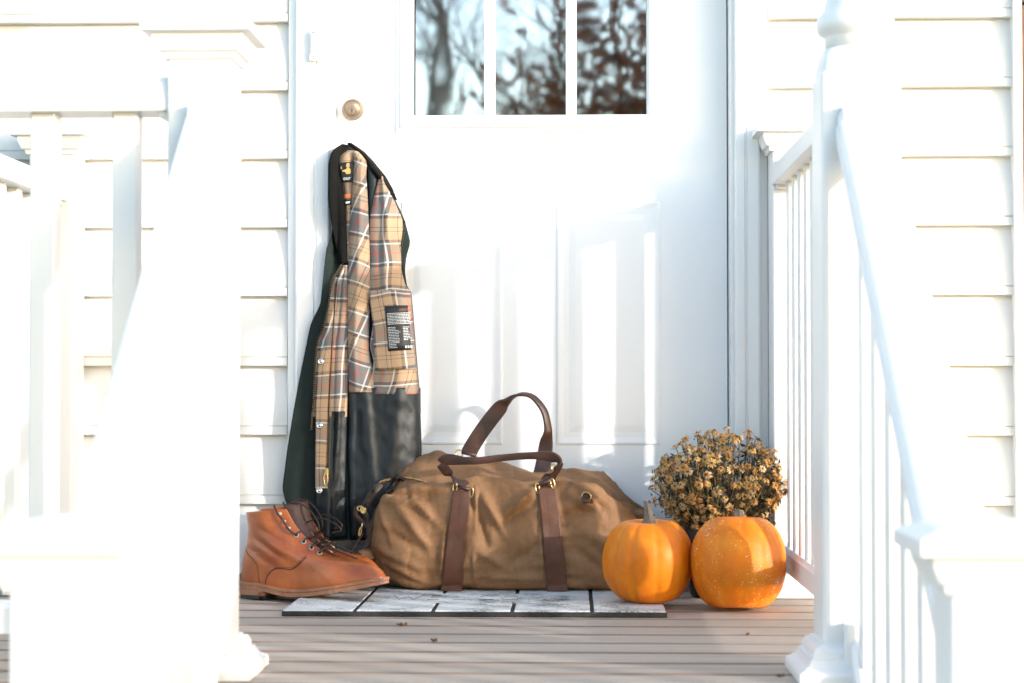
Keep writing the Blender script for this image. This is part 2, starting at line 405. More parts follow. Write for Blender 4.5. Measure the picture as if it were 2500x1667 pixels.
# ------------------------------------------------------------------ door frame
frame = thing('door_frame', ((XCL0 + XCR0) / 2, 0, 0), 'white moulded casing and jambs around the front door', 'door frame')
def casing(x0, x1, inner_right):
    s = 1 if inner_right else -1; a, b_ = (x0, x1) if inner_right else (x1, x0)   # a outer edge, b inner edge
    w_ = abs(x1 - x0)
    pr = [(0, 0.014), (0, -0.018), (0.018, -0.020), (0.0195, -0.032), (0.024, -0.034), (w_ * 0.62, -0.031), (w_ * 0.64, -0.027), (w_ * 0.70, -0.027), (w_ * 0.72, -0.031), (w_ - 0.004, -0.029), (w_, -0.025), (w_, 0.014)]
    V = []; m = len(pr)
    for z in (0.0, ZHEAD - 0.003): V += [(a + s * u, y, z) for u, y in pr]
    F = [[i, (i + 1) % m, m + (i + 1) % m, m + i] for i in range(m)] + [list(range(m)), [m + i for i in range(m)]]
    o = mk('casing', V, F, M['trim'], frame)
    bm = bmesh.new(); bm.from_mesh(o.data); bmesh.ops.recalc_face_normals(bm, faces=bm.faces); bm.to_mesh(o.data); bm.free()
casing(XCL0, XCL1, True); casing(XCR0, XCR1, False)
box('casing', XCL0 - 0.01, XCR1 + 0.01, -0.036, 0.014, ZHEAD, ZHEAD + 0.11, M['trim'], frame, 0.003)
YD = 0.060                                       # door face
XD0, XD1 = ax(821, YD), ax(1776, YD)
ZD0, ZD1 = 0.075, 2.105
box('jamb', XCL1 - 0.02, XD0 - 0.0008, -0.012, 0.15, 0.02, ZHEAD, M['trim'], frame, 0.002)
box('jamb', XD1 + 0.003, XCR0 + 0.02, -0.012, 0.15, 0.02, ZHEAD, M['trim'], frame, 0.002)
box('head_jamb', XD0 - 0.003, XD1 + 0.003, -0.012, 0.15, ZD1 + 0.004, ZHEAD, M['trim'], frame, 0.002)
box('sill', XCL1 - 0.015, XCR0 + 0.015, 0.006, 0.15, -0.02, 0.045, M['black'], frame, 0.003)
box('threshold', XCL1 + 0.001, XCR0 - 0.001, 0.02, 0.13, 0.046, 0.068, M['steel'], frame, 0.004)
box('caulk_line', XCR1 + 0.0005, XCR1 + 0.0045, -0.016, -0.004, 0.02, 1.02, M['rust'], frame)

# ------------------------------------------------------------------ front door
door = thing('front_door', ((XD0 + XD1) / 2, YD + 0.02, ZD0), 'white front door with three by three glass panes above two panels', 'door')
LX0, LX1, LZ0, LZ1 = ax(1008.6, YD), ax(1583, YD), az(285, YD), az(285, YD) + 0.91
FX0, FX1, FZ0, FZ1 = ax(966, YD), ax(1623, YD), az(324, YD), LZ1 + 0.04
mb = MB()                                         # slab with the lite opening
for (x0, x1, z0, z1) in ((XD0, LX0 - 0.004, ZD0, ZD1), (LX1 + 0.004, XD1, ZD0, ZD1), (LX0 - 0.004, LX1 + 0.004, ZD0, LZ0 - 0.004), (LX0 - 0.004, LX1 + 0.004, LZ1 + 0.004, ZD1)):
    mb.add(*boxg(x0, x1, YD, YD + 0.044, z0, z1))
slab = mb.build('slab', M['door'], door)
bm = bmesh.new(); bm.from_mesh(slab.data); bmesh.ops.remove_doubles(bm, verts=bm.verts, dist=1e-5); bm.to_mesh(slab.data); bm.free()
def ringframe(name, ox0, ox1, oz0, oz1, prof, mat, parent):
    """picture-frame moulding: prof = (inset, y)"""
    V = []
    for i, y in prof: V += [(ox0 + i, y, oz0 + i), (ox1 - i, y, oz0 + i), (ox1 - i, y, oz1 - i), (ox0 + i, y, oz1 - i)]
    F = []
    for a in range(len(prof) - 1):
        for k in range(4): F.append([a * 4 + k, a * 4 + (k + 1) % 4, (a + 1) * 4 + (k + 1) % 4, (a + 1) * 4 + k])
    return V, F
wf = LX0 - FX0
V, F = ringframe('', FX0, FX1, FZ0, FZ1, [(0, YD - 0.0005), (0.0, YD - 0.004), (0.004, YD - 0.006), (0.010, YD - 0.006), (0.012, YD - 0.012), (0.020, YD - 0.016), (wf - 0.008, YD - 0.016), (wf - 0.002, YD - 0.010), (wf, YD - 0.002), (wf, YD + 0.022)], None, None)
mk('lite_frame', V, F, M['door'], door)
mw = 0.0125
for i in (1, 2):
    xm = ax((1195, 1395)[i - 1], YD); zm = LZ0 + (LZ1 - LZ0) * i / 3
    V, F = boxg(xm - mw, xm + mw, YD - 0.010, YD + 0.012, LZ0 - 0.001, LZ1 + 0.001, 0.005, 2); mk('muntin', V, F, M['door'], door)
    V, F = boxg(LX0 - 0.001, LX1 + 0.001, YD - 0.009, YD + 0.011, zm - mw, zm + mw, 0.005, 2); mk('muntin', V, F, M['door'], door)
xs = [LX0, ax(1195, YD), ax(1395, YD), LX1]; pane = None
for i in range(3):
    for j in range(3):
        za, zc = LZ0 + (LZ1 - LZ0) * j / 3, LZ0 + (LZ1 - LZ0) * (j + 1) / 3
        box('pane', xs[i] + 0.0035, xs[i + 1] - 0.0035, YD + 0.013, YD + 0.017, za + 0.003, zc - 0.003, M['glass'], door)
for (a, b_) in ((978, 1228), (1358, 1613)):
    x0, x1 = ax(a, YD), ax(b_, YD); z0, z1 = az(1085, YD), az(493, YD)
    V, F = ringframe('', x0, x1, z0, z1, [(0, YD - 0.0004), (0.002, YD - 0.0020), (0.006, YD - 0.0028), (0.012, YD - 0.0018), (0.018, YD - 0.0008), (0.030, YD - 0.0006), (0.044, YD - 0.0024), (0.047, YD - 0.0026)], None, None)
    n = len(V) - 4; F.append([n, n + 1, n + 2, n + 3])
    mk('door_panel', V, F, M['door'], door)
c = at(862, 269, YD)
V, F = latheg([(0.0255, 0.0), (0.0255, -0.004), (0.0235, -0.014), (0.0215, -0.021), (0.0202, -0.0225), (0.0192, -0.0205), (0.0188, -0.0205), (0.0185, -0.022), (0.0, -0.0222)], 40, (c.x, YD - 0.0005, c.z), 'y')
db = mk('deadbolt', V, F, M['metal'], door, True)
V, F = latheg([(0.0085, 0.0), (0.008, -0.0012), (0.0, -0.0013)], 24, (c.x, YD - 0.0227, c.z - 0.006), 'y'); mk('cylinder_face', V, F, M['metal'], db, False)
box('keyhole', c.x - 0.0011, c.x + 0.0011, YD - 0.0246, YD - 0.0235, c.z - 0.0115, c.z - 0.001, M['black'], db)
c = at(866, 398, YD)
V, F = latheg([(0.028, 0.0), (0.028, -0.004), (0.013, -0.008), (0.011, -0.025), (0.02, -0.032), (0.026, -0.042), (0.024, -0.052), (0.012, -0.058), (0.0, -0.0585)], 32, (c.x, YD - 0.0005, c.z), 'y')
mk('door_knob', V, F, M['metal'], door, True)
KNOB = c
# doorbell on the left casing
bx0, bx1, bz0, bz1 = ax(754, -0.04), ax(773, -0.04), az(150, -0.04, 760), az(75, -0.04, 760)
bell = thing('doorbell', ((bx0 + bx1) / 2, -0.035, bz0), 'narrow white doorbell button screwed to the left door casing', 'doorbell')
box('housing', bx0, bx1, -0.046, -0.0315, bz0, bz1, M['trim'], bell, 0.002)
box('button', bx0 + 0.0045, bx1 - 0.0045, -0.0495, -0.0462, bz0 + 0.017, bz1 - 0.010, M['siding'], bell, 0.001)
for z in (bz0 + 0.010, bz1 - 0.006):
    V, F = latheg([(0.0022, 0.0), (0.0018, -0.001), (0.0, -0.0012)], 12, ((bx0 + bx1) / 2, -0.0461, z), 'y'); mk('screw', V, F, M['rust'], bell)
# shutter beside the right-hand end of the wall
XS = ax(2478, -0.02)
wn = thing('window', (XS + 0.3, -0.02, 0.2), 'brown framed window with white trim at the end of the siding', 'window')
box('trim_strip', XS, XS + 0.020, -0.028, 0.016, 0.1, 1.352, M['trim'], wn, 0.002)
box('trim_strip', XS + 0.60, XS + 0.62, -0.028, 0.016, 0.1, 1.352, M['trim'], wn, 0.002)
box('trim_strip', XS, XS + 0.62, -0.029, 0.016, 1.353, 1.39, M['trim'], wn, 0.002)
box('window_frame', XS + 0.0215, XS + 0.075, -0.02, 0.016, 0.1, 1.34, M['shutter'], wn, 0.002)
box('window_frame', XS + 0.545, XS + 0.599, -0.02, 0.016, 0.1, 1.34, M['shutter'], wn, 0.002)
box('pane', XS + 0.076, XS + 0.544, 0.0, 0.006, 0.1, 1.34, M['glass'], wn)

# ------------------------------------------------------------------ deck
XDK0, XDK1 = -1.30, 0.56
deck = thing('deck', (0, -0.7, 0), 'weathered brown wooden porch floor boards', 'deck', kind='structure')
zs = [4.345, 4.17, 4.05, 3.925, 3.80, 3.68, 3.556, 3.44, 3.313, 3.19, 3.066, 2.95]
for a, b_ in zip(zs[:-1], zs[1:]):
    y1, y0 = CAMY + a, CAMY + b_; g = 0.0048
    x0, x1 = XDK0, XDK1
    V, F = boxg(x0, x1, y0 + g, y1 - g, -0.028, 0.0, 0.0016, 1)
    o = mk('plank', [v - Vector((0, (y0 + y1) / 2, 0)) for v in V], F, M['deck'], None); o.parent = deck; o.location = Vector((0, (y0 + y1) / 2, 0)) - deck.location
YFR = CAMY + 2.95
box('joist_frame', XDK0 + 0.02, XDK1 - 0.02, YFR + 0.03, -0.02, -0.2, -0.03, M['dark'], deck)
box('fascia', XDK0, XDK1, YFR + 0.004, YFR + 0.028, -0.24, -0.0295, M['trim'], deck, 0.003)
box('side_fascia', XDK0, XDK0 + 0.019, YFR + 0.03, -0.02, -0.24, -0.0295, M['trim'], deck, 0.003)
box('side_fascia', XDK1 - 0.019, XDK1, YFR + 0.03, -0.02, -0.24, -0.0295, M['trim'], deck, 0.003)
for x in (XDK0 + 0.08, -0.4, XDK1 - 0.08):
    for y in (YFR + 0.1, -0.25): box('support_post', x - 0.045, x + 0.045, y - 0.045, y + 0.045, -0.80, -0.201, M['bark'], deck)
steps = thing('steps', (-0.06, YFR - 0.3, -0.74), 'wooden steps leading down from the porch floor', 'steps', kind='structure')
for i in range(3):
    z = -0.185 * (i + 1); y1 = YFR - 0.225 * i; 
    box('tread', -0.66, 0.55, y1 - 0.25, y1 - 0.002, z - 0.03, z, M['deck'], steps, 0.004)
    box('riser', -0.64, 0.53, y1 - 0.020, y1 - 0.003, z - 0.215, z - 0.031, M['trim'], steps)

# ------------------------------------------------------------------ posts
def cap_prof(z, hb):
    """square cap: cove moulding, slab, low pyramid; z = underside"""
    return [(hb + 0.001, z), (hb + 0.006, z + 0.001), (hb + 0.008, z + 0.010), (hb + 0.014, z + 0.013), (hb + 0.019, z + 0.024), (hb + 0.021, z + 0.030), (hb + 0.022, z + 0.040), (hb + 0.037, z + 0.042), (hb + 0.037, z + 0.058), (hb + 0.034, z + 0.061), (hb + 0.012, z + 0.069), (0.006, z + 0.078)]
def base_prof(z, hb):
    return [(hb + 0.042, z), (hb + 0.042, z + 0.013), (hb + 0.040, z + 0.017), (hb + 0.034, z + 0.020), (hb + 0.028, z + 0.024), (hb + 0.023, z + 0.033), (hb + 0.022, z + 0.036), (hb + 0.018, z + 0.037), (hb + 0.017, z + 0.046), (hb + 0.012, z + 0.054), (hb + 0.006, z + 0.055), (hb + 0.005, z + 0.058), (hb + 0.001, z + 0.059)]
def post(name, cx, cy, z0, zcap, label, hb=0.051, base=True, cat='post', group=None):
    t_ = thing(name, (cx, cy, z0), label, cat, group)
    V, F = boxg(cx - hb, cx + hb, cy - hb, cy + hb, z0 + 0.0005, zcap + 0.02, 0.006, 3); mk('shaft', V, F, M['vinyl'], t_)
    V, F = sqloftg(cap_prof(zcap, hb), cx, cy); mk('cap', V, F, M['vinyl'], t_)
    if base: V, F = sqloftg(base_prof(z0 + 0.0008, hb), cx, cy); mk('base_trim', V, F, M['vinyl'], t_)
    return t_
YP = CAMY + 3.062
ZCAP = 0.992
post('porch_post', -0.604, YP, 0.0, ZCAP, 'white square porch post with flat stepped cap left of the door')
post('porch_post', -1.185, -0.070, 0.0, ZCAP, 'white capped half post against the siding, left of the door')
post('porch_post', -1.20, YP, 0.0, ZCAP, 'white corner post at the far end of the left front railing')
post('porch_post', 0.497, -0.076, 0.0, ZCAP, 'white capped post against the wall beside the right door casing')
ZG = -0.715
YN = CAMY + 2.055
post('stair_newel', -0.553, YN, ZG, 0.245, 'low white capped newel at the foot of the left stair rail', base=True)
post('stair_newel', 0.448, YN, ZG, 0.245, 'low white capped newel at the foot of the right stair rail', base=True)
# turned roof column on the right
cx, cy, hb = 0.4575, YP, 0.0635
colm = thing('porch_column', (cx, cy, 0), 'tall white turned porch column right of the steps', 'column')
ZSQ = az(95, cy - hb, 2090)
V, F = boxg(cx - hb, cx + hb, cy - hb, cy + hb, 0.0005, ZSQ - 0.05, 0.010, 3); mk('square_shaft', V, F, M['vinyl'], colm)
# square-to-round shoulder
V = []; rows = [(0.0, 0.0), (0.014, 0.04), (0.026, 0.16), (0.035, 0.36), (0.041, 0.66), (0.044, 1.0)]
n = 48
for dz, q in rows:
    for k in range(n):
        a = 2 * math.pi * k / n; c_, s_ = math.cos(a), math.sin(a)
        rs = (hb - 0.004) / max(abs(c_), abs(s_)); rs = min(rs, hb * 1.30); rr = rs * (1 - q) + 0.049 * q
        V.append((cx + c_ * rr, cy + s_ * rr, ZSQ - 0.051 + dz))
F = gridF(6, n, wrap=True) + [[5 * n + k for k in range(n)]]
mk('shoulder', V, F, M['vinyl'], colm, True)
zz = ZSQ - 0.008
V, F = latheg([(0.049, zz), (0.049, zz + 0.018), (0.051, zz + 0.022), (0.060, zz + 0.028), (0.0635, zz + 0.040), (0.061, zz + 0.052), (0.053, zz + 0.060), (0.050, zz + 0.066), (0.046, zz + 0.085), (0.046, zz + 0.10), (0.058, zz + 0.4), (0.052, zz + 1.0), (0.044, zz + 1.4), (0.055, zz + 1.42), (0.055, zz + 1.5)], 48, (cx, cy, 0)); mk('turned_shaft', V, F, M['vinyl'], colm, True)
V, F = sqloftg(base_prof(0.0008, hb), cx, cy); mk('base_trim', V, F, M['vinyl'], colm)
box('shaft_top', cx - hb, cx + hb, cy - hb, cy + hb, zz + 1.5, zz + 1.75, M['vinyl'], colm, 0.006)

# ------------------------------------------------------------------ railings
def extrude(pr, p0, p1, side):
    """profile (u across, v up) swept from p0 to p1; side = horizontal across vector"""
    p0, p1, side = Vector(p0), Vector(p1), Vector(side).normalized(); V = []
    for p in (p0, p1): V += [p + side * u + Vector((0, 0, v)) for u, v in pr]
    m = len(pr); F = [[i, (i + 1) % m, m + (i + 1) % m, m + i] for i in range(m)] + [list(range(m))[::-1], [m + i for i in range(m)]]
    return V, F
TOP = [(-0.042, -0.052), (0.042, -0.052), (0.043, -0.050), (0.043, -0.030), (0.040, -0.026), (0.040, -0.014), (0.036, -0.005), (0.026, 0.0), (-0.026, 0.0), (-0.036, -0.005), (-0.040, -0.014), (-0.040, -0.026), (-0.043, -0.030), (-0.043, -0.050)]
BOT = [(-0.026, -0.050), (0.026, -0.050), (0.026, -0.010), (0.019, 0.0), (-0.019, 0.0), (-0.026, -0.010)]
def recalc(o):
    bm = bmesh.new(); bm.from_mesh(o.data); bmesh.ops.recalc_face_normals(bm, faces=bm.faces); bm.to_mesh(o.data); bm.free(); return o
def railing(name, p0, p1, ztop0, ztop1, zbot0, zbot1, nbal, label, wb=0.034, fr=None, brackets=True):
    p0, p1 = Vector(p0), Vector(p1); d = (p1 - p0); L = d.length; u = d / L; side = Vector((-u.y, u.x, 0))
    t_ = thing(name, (p0 + p1) / 2 + Vector((0, 0, min(zbot0, zbot1) - 0.05)), label, 'railing')
    V, F = extrude(TOP, p0 + Vector((0, 0, ztop0)), p1 + Vector((0, 0, ztop1)), side); tr_ = recalc(mk('top_rail', V, F, M['vinyl'], t_))
    V, F = extrude(BOT, p0 + Vector((0, 0, zbot0)), p1 + Vector((0, 0, zbot1)), side); br = recalc(mk('bottom_rail', V, F, M['vinyl'], t_))
    if brackets:
        for q, e in ((0.0, 1), (1.0, -1)):
            pp = p0 + d * q + u * (0.012 * e)
            for zt, par, wz in ((ztop0 + (ztop1 - ztop0) * q, tr_, 0.062), (zbot0 + (zbot1 - zbot0) * q, br, 0.062)):
                V, F = boxg(-0.012, 0.012, -0.034, 0.034, -wz, 0.004, 0.004, 2)
                rm = Matrix((u, side, Vector((0, 0, 1)))).transposed()
                mk('bracket', [rm @ v + pp + Vector((0, 0, zt)) for v in V], F, M['vinyl'], par)
    fr = fr or [(i + 0.5) / nbal for i in range(nbal)]
    for q in fr:
        p = p0 + d * q; za = zbot0 + (zbot1 - zbot0) * q; zc = ztop0 + (ztop1 - ztop0) * q
        V, F = boxg(-wb / 2, wb / 2, -wb / 2, wb / 2, za - 0.005, zc - 0.045, 0.003, 1)
        rm = Matrix((u, side, Vector((0, 0, 1)))).transposed()
        mk('baluster', [rm @ v + p for v in V], F, M['vinyl'], t_)
    return t_
ZT = 0.968
hb4 = 0.051
xr = 0.487
railing('porch_railing', (xr, -0.128, 0), (xr, YP + 0.064, 0), ZT, ZT, 0.115, 0.115, 10, 'white side railing behind the pumpkins, between column and wall', fr=[(0.067 + 0.104 * i) / (abs(YP + 0.064) - 0.128) for i in range(10)])
railing('porch_railing', (-1.149, YP, 0), (-0.649, YP, 0), ZT - 0.005, ZT - 0.005, 0.115, 0.115, 4, 'white front railing left of the capped porch post', wb=0.041, fr=[0.03, 0.30, 0.565, 0.835])
railing('porch_railing', (-1.19, -0.122, 0), (-1.19, YP + 0.052, 0), ZT - 0.03, ZT - 0.03, 0.115, 0.115, 10, 'white side railing at the far left end of the porch')
ys0, ys1 = YP - 0.053, YN + 0.053
dzs = 0.83 * (ys0 - ys1)
railing('stair_railing', (-0.584, ys0, 0), (-0.570, ys1, 0), 0.915, 0.915 - dzs, 0.10, 0.10 - dzs, 7, 'white sloping stair railing beside the left newel')
railing('stair_railing', (0.459, YP - 0.065, 0), (0.455, ys1, 0), 0.905, 0.915 - dzs, 0.09, 0.10 - dzs, 7, 'white sloping stair railing beside the turned column')

# ------------------------------------------------------------------ doormat
MZ = 0.013
my0 = CAMY + 3.822; my1 = my0 + 0.455; mx0, mx1 = ax(689, my0), ax(1628, my0)
dm = thing('doormat', ((mx0 + mx1) / 2, (my0 + my1) / 2, 0), 'black rubber doormat with worn white blocks spelling a greeting', 'doormat')
box('rubber_base', mx0, mx1, my0, my1, 0.0006, MZ - 0.0022, M['black'], dm, 0.002)
j = [mx0 + 0.0, ax(866, my0), ax(1057, my0), ax(1250, my0), ax(1445, my0), mx1]
gp = 0.0042; ra, rb = my0 + 0.155, my0 + 0.325
def tile(x0, x1, y0, y1): 
    V, F = boxg(x0 + gp, x1 - gp, y0, y1, MZ - 0.004, MZ, 0.0012, 1); mk('block', V, F, M['tile'], dm)
e = 0.003
tile(j[0] - 0.002, j[1], my0 + e, my1 - e); tile(j[4], j[5] + 0.002, my0 + e, my1 - e)
for a, b_ in ((1, 2), (2, 3), (3, 4)):
    tile(j[a], j[b_], my0 + e, ra); tile(j[a], j[b_], rb, my1 - e)
tile(j[1], j[4], ra + 0.0006, rb - 0.0006)
def text_mesh(s, size, ext):
    cu = bpy.data.curves.new('txt', 'FONT'); cu.body = s; cu.size = size; cu.extrude = ext; cu.resolution_u = 2; cu.align_x = 'CENTER'
    ob = bpy.data.objects.new('txt', cu); COL.objects.link(ob); bpy.context.view_layer.update()
    dg = bpy.context.evaluated_depsgraph_get(); me = bpy.data.meshes.new_from_object(ob.evaluated_get(dg))
    bpy.data.objects.remove(ob); bpy.data.curves.remove(cu)
    V = [v.co.copy() for v in me.vertices]; F = [list(p.vertices) for p in me.polygons]; bpy.data.meshes.remove(me)
    return V, F
wl = 0.39
for i, ch in enumerate('WELCOME'):
    V, F = text_mesh(ch, 0.085, 0.0004)
    cxl = (mx0 + mx1) / 2 - wl / 2 + wl * (i + 0.5) / 7 + 0.012
    o = mk('letter', [Vector((cxl + v.x * 0.72, ra + 0.045 + v.y * 1.45, MZ + 0.0005 + v.z)) for v in V], F, M['black'], dm)
    o.data.materials.append(M['tile'])
    for p_ in o.data.polygons: p_.material_index = 1 if p_.normal.z > 0.8 else 0

# ------------------------------------------------------------------ jacket on the door knob
YJ = -0.02
def pl(pts):
    """measured outline: python interpolators px(py)"""
    a = np.array(pts, float); a = a[np.argsort(a[:, 1])]
    return lambda y: np.interp(y, a[:, 1], a[:, 0])
def sm(f, r=14):
    return lambda y: np.mean([f(y + d) for d in np.linspace(-r, r, 7)], axis=0)
JL = sm(pl([(838, 350), (822, 366), (816, 376), (810, 407), (809, 494), (815, 546), (812, 585), (801, 606), (794, 667), (786, 745), (762, 793), (747, 862), (732, 936), (720, 1000), (705, 1091), (694, 1177), (693, 1195), (701, 1223), (714, 1245), (722, 1270), (728, 1318)]), 8)
JR = sm(pl([(858, 350), (886, 372), (907, 394), (938, 433), (964, 489), (985, 533), (1000, 590), (990, 625), (986, 661), (992, 702), (1003, 712), (1007, 767), (1014, 854), (1023, 958), (1026, 1045), (1028, 1100), (1020, 1200), (985, 1290), (960, 1318)]), 8)
def jdepth(py):
    return np.interp(py, [345, 380, 420, 600, 900, 1200, 1318], [0.012, 0.030, 0.036, 0.036, 0.042, 0.045, 0.040])
def jfront(px, py):
    """Y of the coat's front surface"""
    l, r = JL(py), JR(py); c = (l + r) / 2; h = (r - l) / 2 + 1e-6; d = jdepth(py)
    q = min(1.0, abs((px - c) / h)); y = 0.046 - d - d * (max(0.0, 1 - q ** 3)) ** (1 / 3)
    e = min(1.0, max(0.0, (px - 806) / 40.0)); e = e * e * (3 - 2 * e)      # the coat's edge lies over the door casing
    return min(y, -0.054 + 0.064 * e)
jk = thing('jacket', (ax(860, 0), 0.0, az(1310, 0)), 'dark green waxed jacket with tartan lining hanging from the door knob', 'jacket')
rows = list(np.linspace(349, 1316, 90)); nc = 40; V = []
for py in rows:
    l, r = JL(py), JR(py); c = (l + r) / 2; h = (r - l) / 2; d = jdepth(py)
    for k in range(nc):
        a = 2 * math.pi * k / nc; ca, sa = math.cos(a), math.sin(a)
        ux = math.copysign(abs(ca) ** 0.67, ca); uy = math.copysign(abs(sa) ** 0.67, sa)
        p = at(c + h * ux, py, YJ); rip = 0.004 * math.sin(a * 6 + py * 0.006) * (1 if sa < 0.2 else 0) * min(1, (py - 349) / 250)
        cap_ = 1.0 if c + h * ux > 818 else (-0.041 if sa > 0 else jfront(c + h * ux, py) + 0.004)
        V.append((p.x, min(cap_, 0.046 - d + d * uy) + min(rip, 0.0) + 0.001 * noise.noise(Vector((p.x * 30, p.z * 14, 5))), p.z))
F = gridF(len(rows), nc, wrap=True) + [list(range(nc)), [(len(rows) - 1) * nc + k for k in range(nc)][::-1]]
mk('outer_shell', V, F, M['wax'], jk, True)
def panel(name, L, Rr, y0, y1, mat, off, bulge, parent=None, nr=60, ncol=22, rot=0.0, uvo=(0, 0), rip=(), thick=0.0022, bp=0.8, lean=0.0, tails=None, wr=0.0015):
    """cloth panel between two measured edges, lying on the coat front, rounded across like a fold"""
    V = []; UV = []
    cr, sr = math.cos(rot), math.sin(rot)
    for i, py in enumerate(np.linspace(y0, y1, nr)):
        l, r = float(L(py)), float(Rr(py))
        for j in range(ncol):
            s = j / (ncol - 1); px = l + (r - l) * s
            pyy = py + (tails(s) if tails else 0) * (i / (nr - 1))
            Y = jfront(px, pyy) - off - bulge * (math.sin(math.pi * s) ** bp) - lean * (s - 0.5)
            for (cx_, amp, wd) in rip:                    # vertical folds at fraction cx_
                q = (s - cx_(i / (nr - 1)) if callable(cx_) else s - cx_) / wd; Y -= amp * math.exp(-q * q)
            p = at(px, pyy, YJ)
            Y += wr * noise.noise(Vector((p.x * 28, p.z * 11, off * 90))) + wr * 0.7 * noise.noise(Vector((p.x * 60, p.z * 40, 3)))
            V.append((p.x, Y, p.z))
            u, v = (px - l) / 1080 * (0.9 if True else 1), -py / 1080
            v += 0.006 * noise.noise(Vector((p.x * 18, p.z * 6, 9))); u += 0.003 * noise.noise(Vector((p.x * 9, p.z * 9, 2)))
            UV.append((u * cr - v * sr + uvo[0], u * sr + v * cr + uvo[1]))
    o = mk(name, V, gridF(nr, ncol), mat, parent or jk, True, UV)
    solid(o, thick, 0); return o
# lower nylon lining (left and right) first, deepest
zipL = sm(pl([(846, 630), (838, 648), (818, 689), (808, 754), (795, 810), (782, 841), (776, 906), (773, 971), (770, 1000), (768, 1050), (776, 1060), (778, 1190), (774, 1262), (776, 1312)]), 8)
panel('nylon_lining', sm(pl([(853, 930), (856, 1000), (852, 1080), (858, 1310)])), sm(pl([(1024, 940), (1025, 1045), (1026, 1098), (1010, 1200), (980, 1290), (955, 1312)])), 945, 1310, M['nylon'], 0.004, 0.016, rip=((lambda q: 0.22 + 0.25 * q, 0.008, 0.09), (lambda q: 0.75 - 0.25 * q, 0.006, 0.10), (0.05, 0.006, 0.05)), nr=50, ncol=46, wr=0.004)
panel('nylon_lining', sm(pl([(806, 1000), (800, 1100), (780, 1190), (776, 1240), (774, 1310)])), sm(pl([(851, 1000), (848, 1100), (846, 1200), (850, 1310)])), 1003, 1308, M['nylon'], 0.006, 0.012, rip=((0.6, 0.004, 0.12),), nr=50, ncol=30, wr=0.004)
# left front lining with its zip flap
panel('tartan_lining', zipL, sm(pl([(853, 630), (854, 760), (853, 900), (850, 1020)])), 650, 1016, M['plaid'], 0.008, 0.012, uvo=(0.075, 0.02), rip=((0.55, -0.006, 0.10),), nr=70, ncol=26)
flapL = sm(pl([(797, 830), (784, 900), (779, 1000), (778, 1190)])); flapR = sm(pl([(824, 693), (818, 800), (813, 920), (809, 1060), (806, 1190)]))
panel('zip_flap', flapL, flapR, 850, 1188, M['plaid'], 0.019, 0.004, uvo=(0.048, 0.02), nr=60, ncol=14)
# neck lining, then centre fold, then right front
panel('neck_lining', sm(pl([(850, 366), (829, 385), (827, 428), (838, 455), (844, 502), (847, 580), (850, 640)]), 5), sm(pl([(866, 366), (868, 385), (866, 450), (861, 502), (858, 560), (856, 640)]), 5), 368, 640, M['plaid'], 0.006, 0.008, uvo=(0.052, 0.0), nr=50, ncol=16)
fold = panel('lining_fold', sm(pl([(862, 372), (866, 385), (864, 450), (857, 528), (853, 624), (852, 711), (853, 797), (855, 902), (857, 962)]), 6), sm(pl([(870, 368), (892, 388), (897, 405), (895, 425), (899, 485), (903, 580), (905, 640), (905, 711), (904, 780), (903, 850), (912, 900), (925, 960)]), 6), 372, 956, M['plaid'], 0.012, 0.016, rot=0.33, uvo=(0.03, 0.05), nr=90, ncol=22, rip=((lambda q: 0.75 - 0.5 * q, 0.004, 0.12),))
panel('sleeve_hole', sm(pl([(896, 398), (899, 440), (900, 520), (902, 650)]), 4), sm(pl([(903, 398), (926, 436), (918, 480), (908, 540), (908, 650)]), 4), 400, 648, M['nylon'], 0.004, 0.004, nr=40, ncol=12)
panel('tartan_lining', sm(pl([(930, 430), (925, 445), (914, 490), (905, 537), (904, 580), (908, 645), (904, 689), (905, 732), (914, 797), (906, 845), (916, 880), (905, 930), (890, 965)]), 6), sm(pl([(936, 430), (950, 460), (962, 492), (981, 535), (984, 560), (979, 604), (979, 660), (990, 702), (1003, 712), (1006, 767), (1013, 854), (1023, 965)]), 6), 434, 961, M['plaid'], 0.010, 0.013, uvo=(0.017, 0.045), rot=-0.05, nr=90, ncol=34, rip=((lambda q: 0.62 - 0.3 * q, 0.007, 0.10), (lambda q: 0.3 + 0.1 * q, -0.003, 0.12)))
pocket = panel('inner_pocket', sm(pl([(906, 713), (908, 740), (915, 800), (920, 902)]), 5), sm(pl([(1001, 702), (1006, 760), (1011, 820), (1016, 902)]), 5), 712, 902, M['plaid'], 0.024, 0.006, uvo=(0.072, 0.012), rot=-0.06, nr=34, ncol=26, tails=lambda s: -3 * s)
# collar: a left fall and a top roll that trails down the right side
panel('collar', sm(pl([(836, 352), (822, 366), (815, 378), (809, 407), (808, 494), (814, 546), (822, 600), (832, 645)]), 5), sm(pl([(852, 352), (838, 372), (829, 388), (829, 428), (839, 455), (846, 502), (848, 580), (850, 645)]), 5), 353, 645, M['cord'], 0.013, 0.012, nr=60, ncol=16)
panel('collar', sm(pl([(845, 349), (862, 362), (880, 374), (897, 394), (903, 410), (926, 437), (948, 463), (962, 487)]), 3), sm(pl([(853, 347), (870, 358), (888, 371), (909, 393), (940, 431), (956, 460), (968, 490)]), 3), 349, 488, M['cord'], 0.015, 0.010, nr=50, ncol=12)
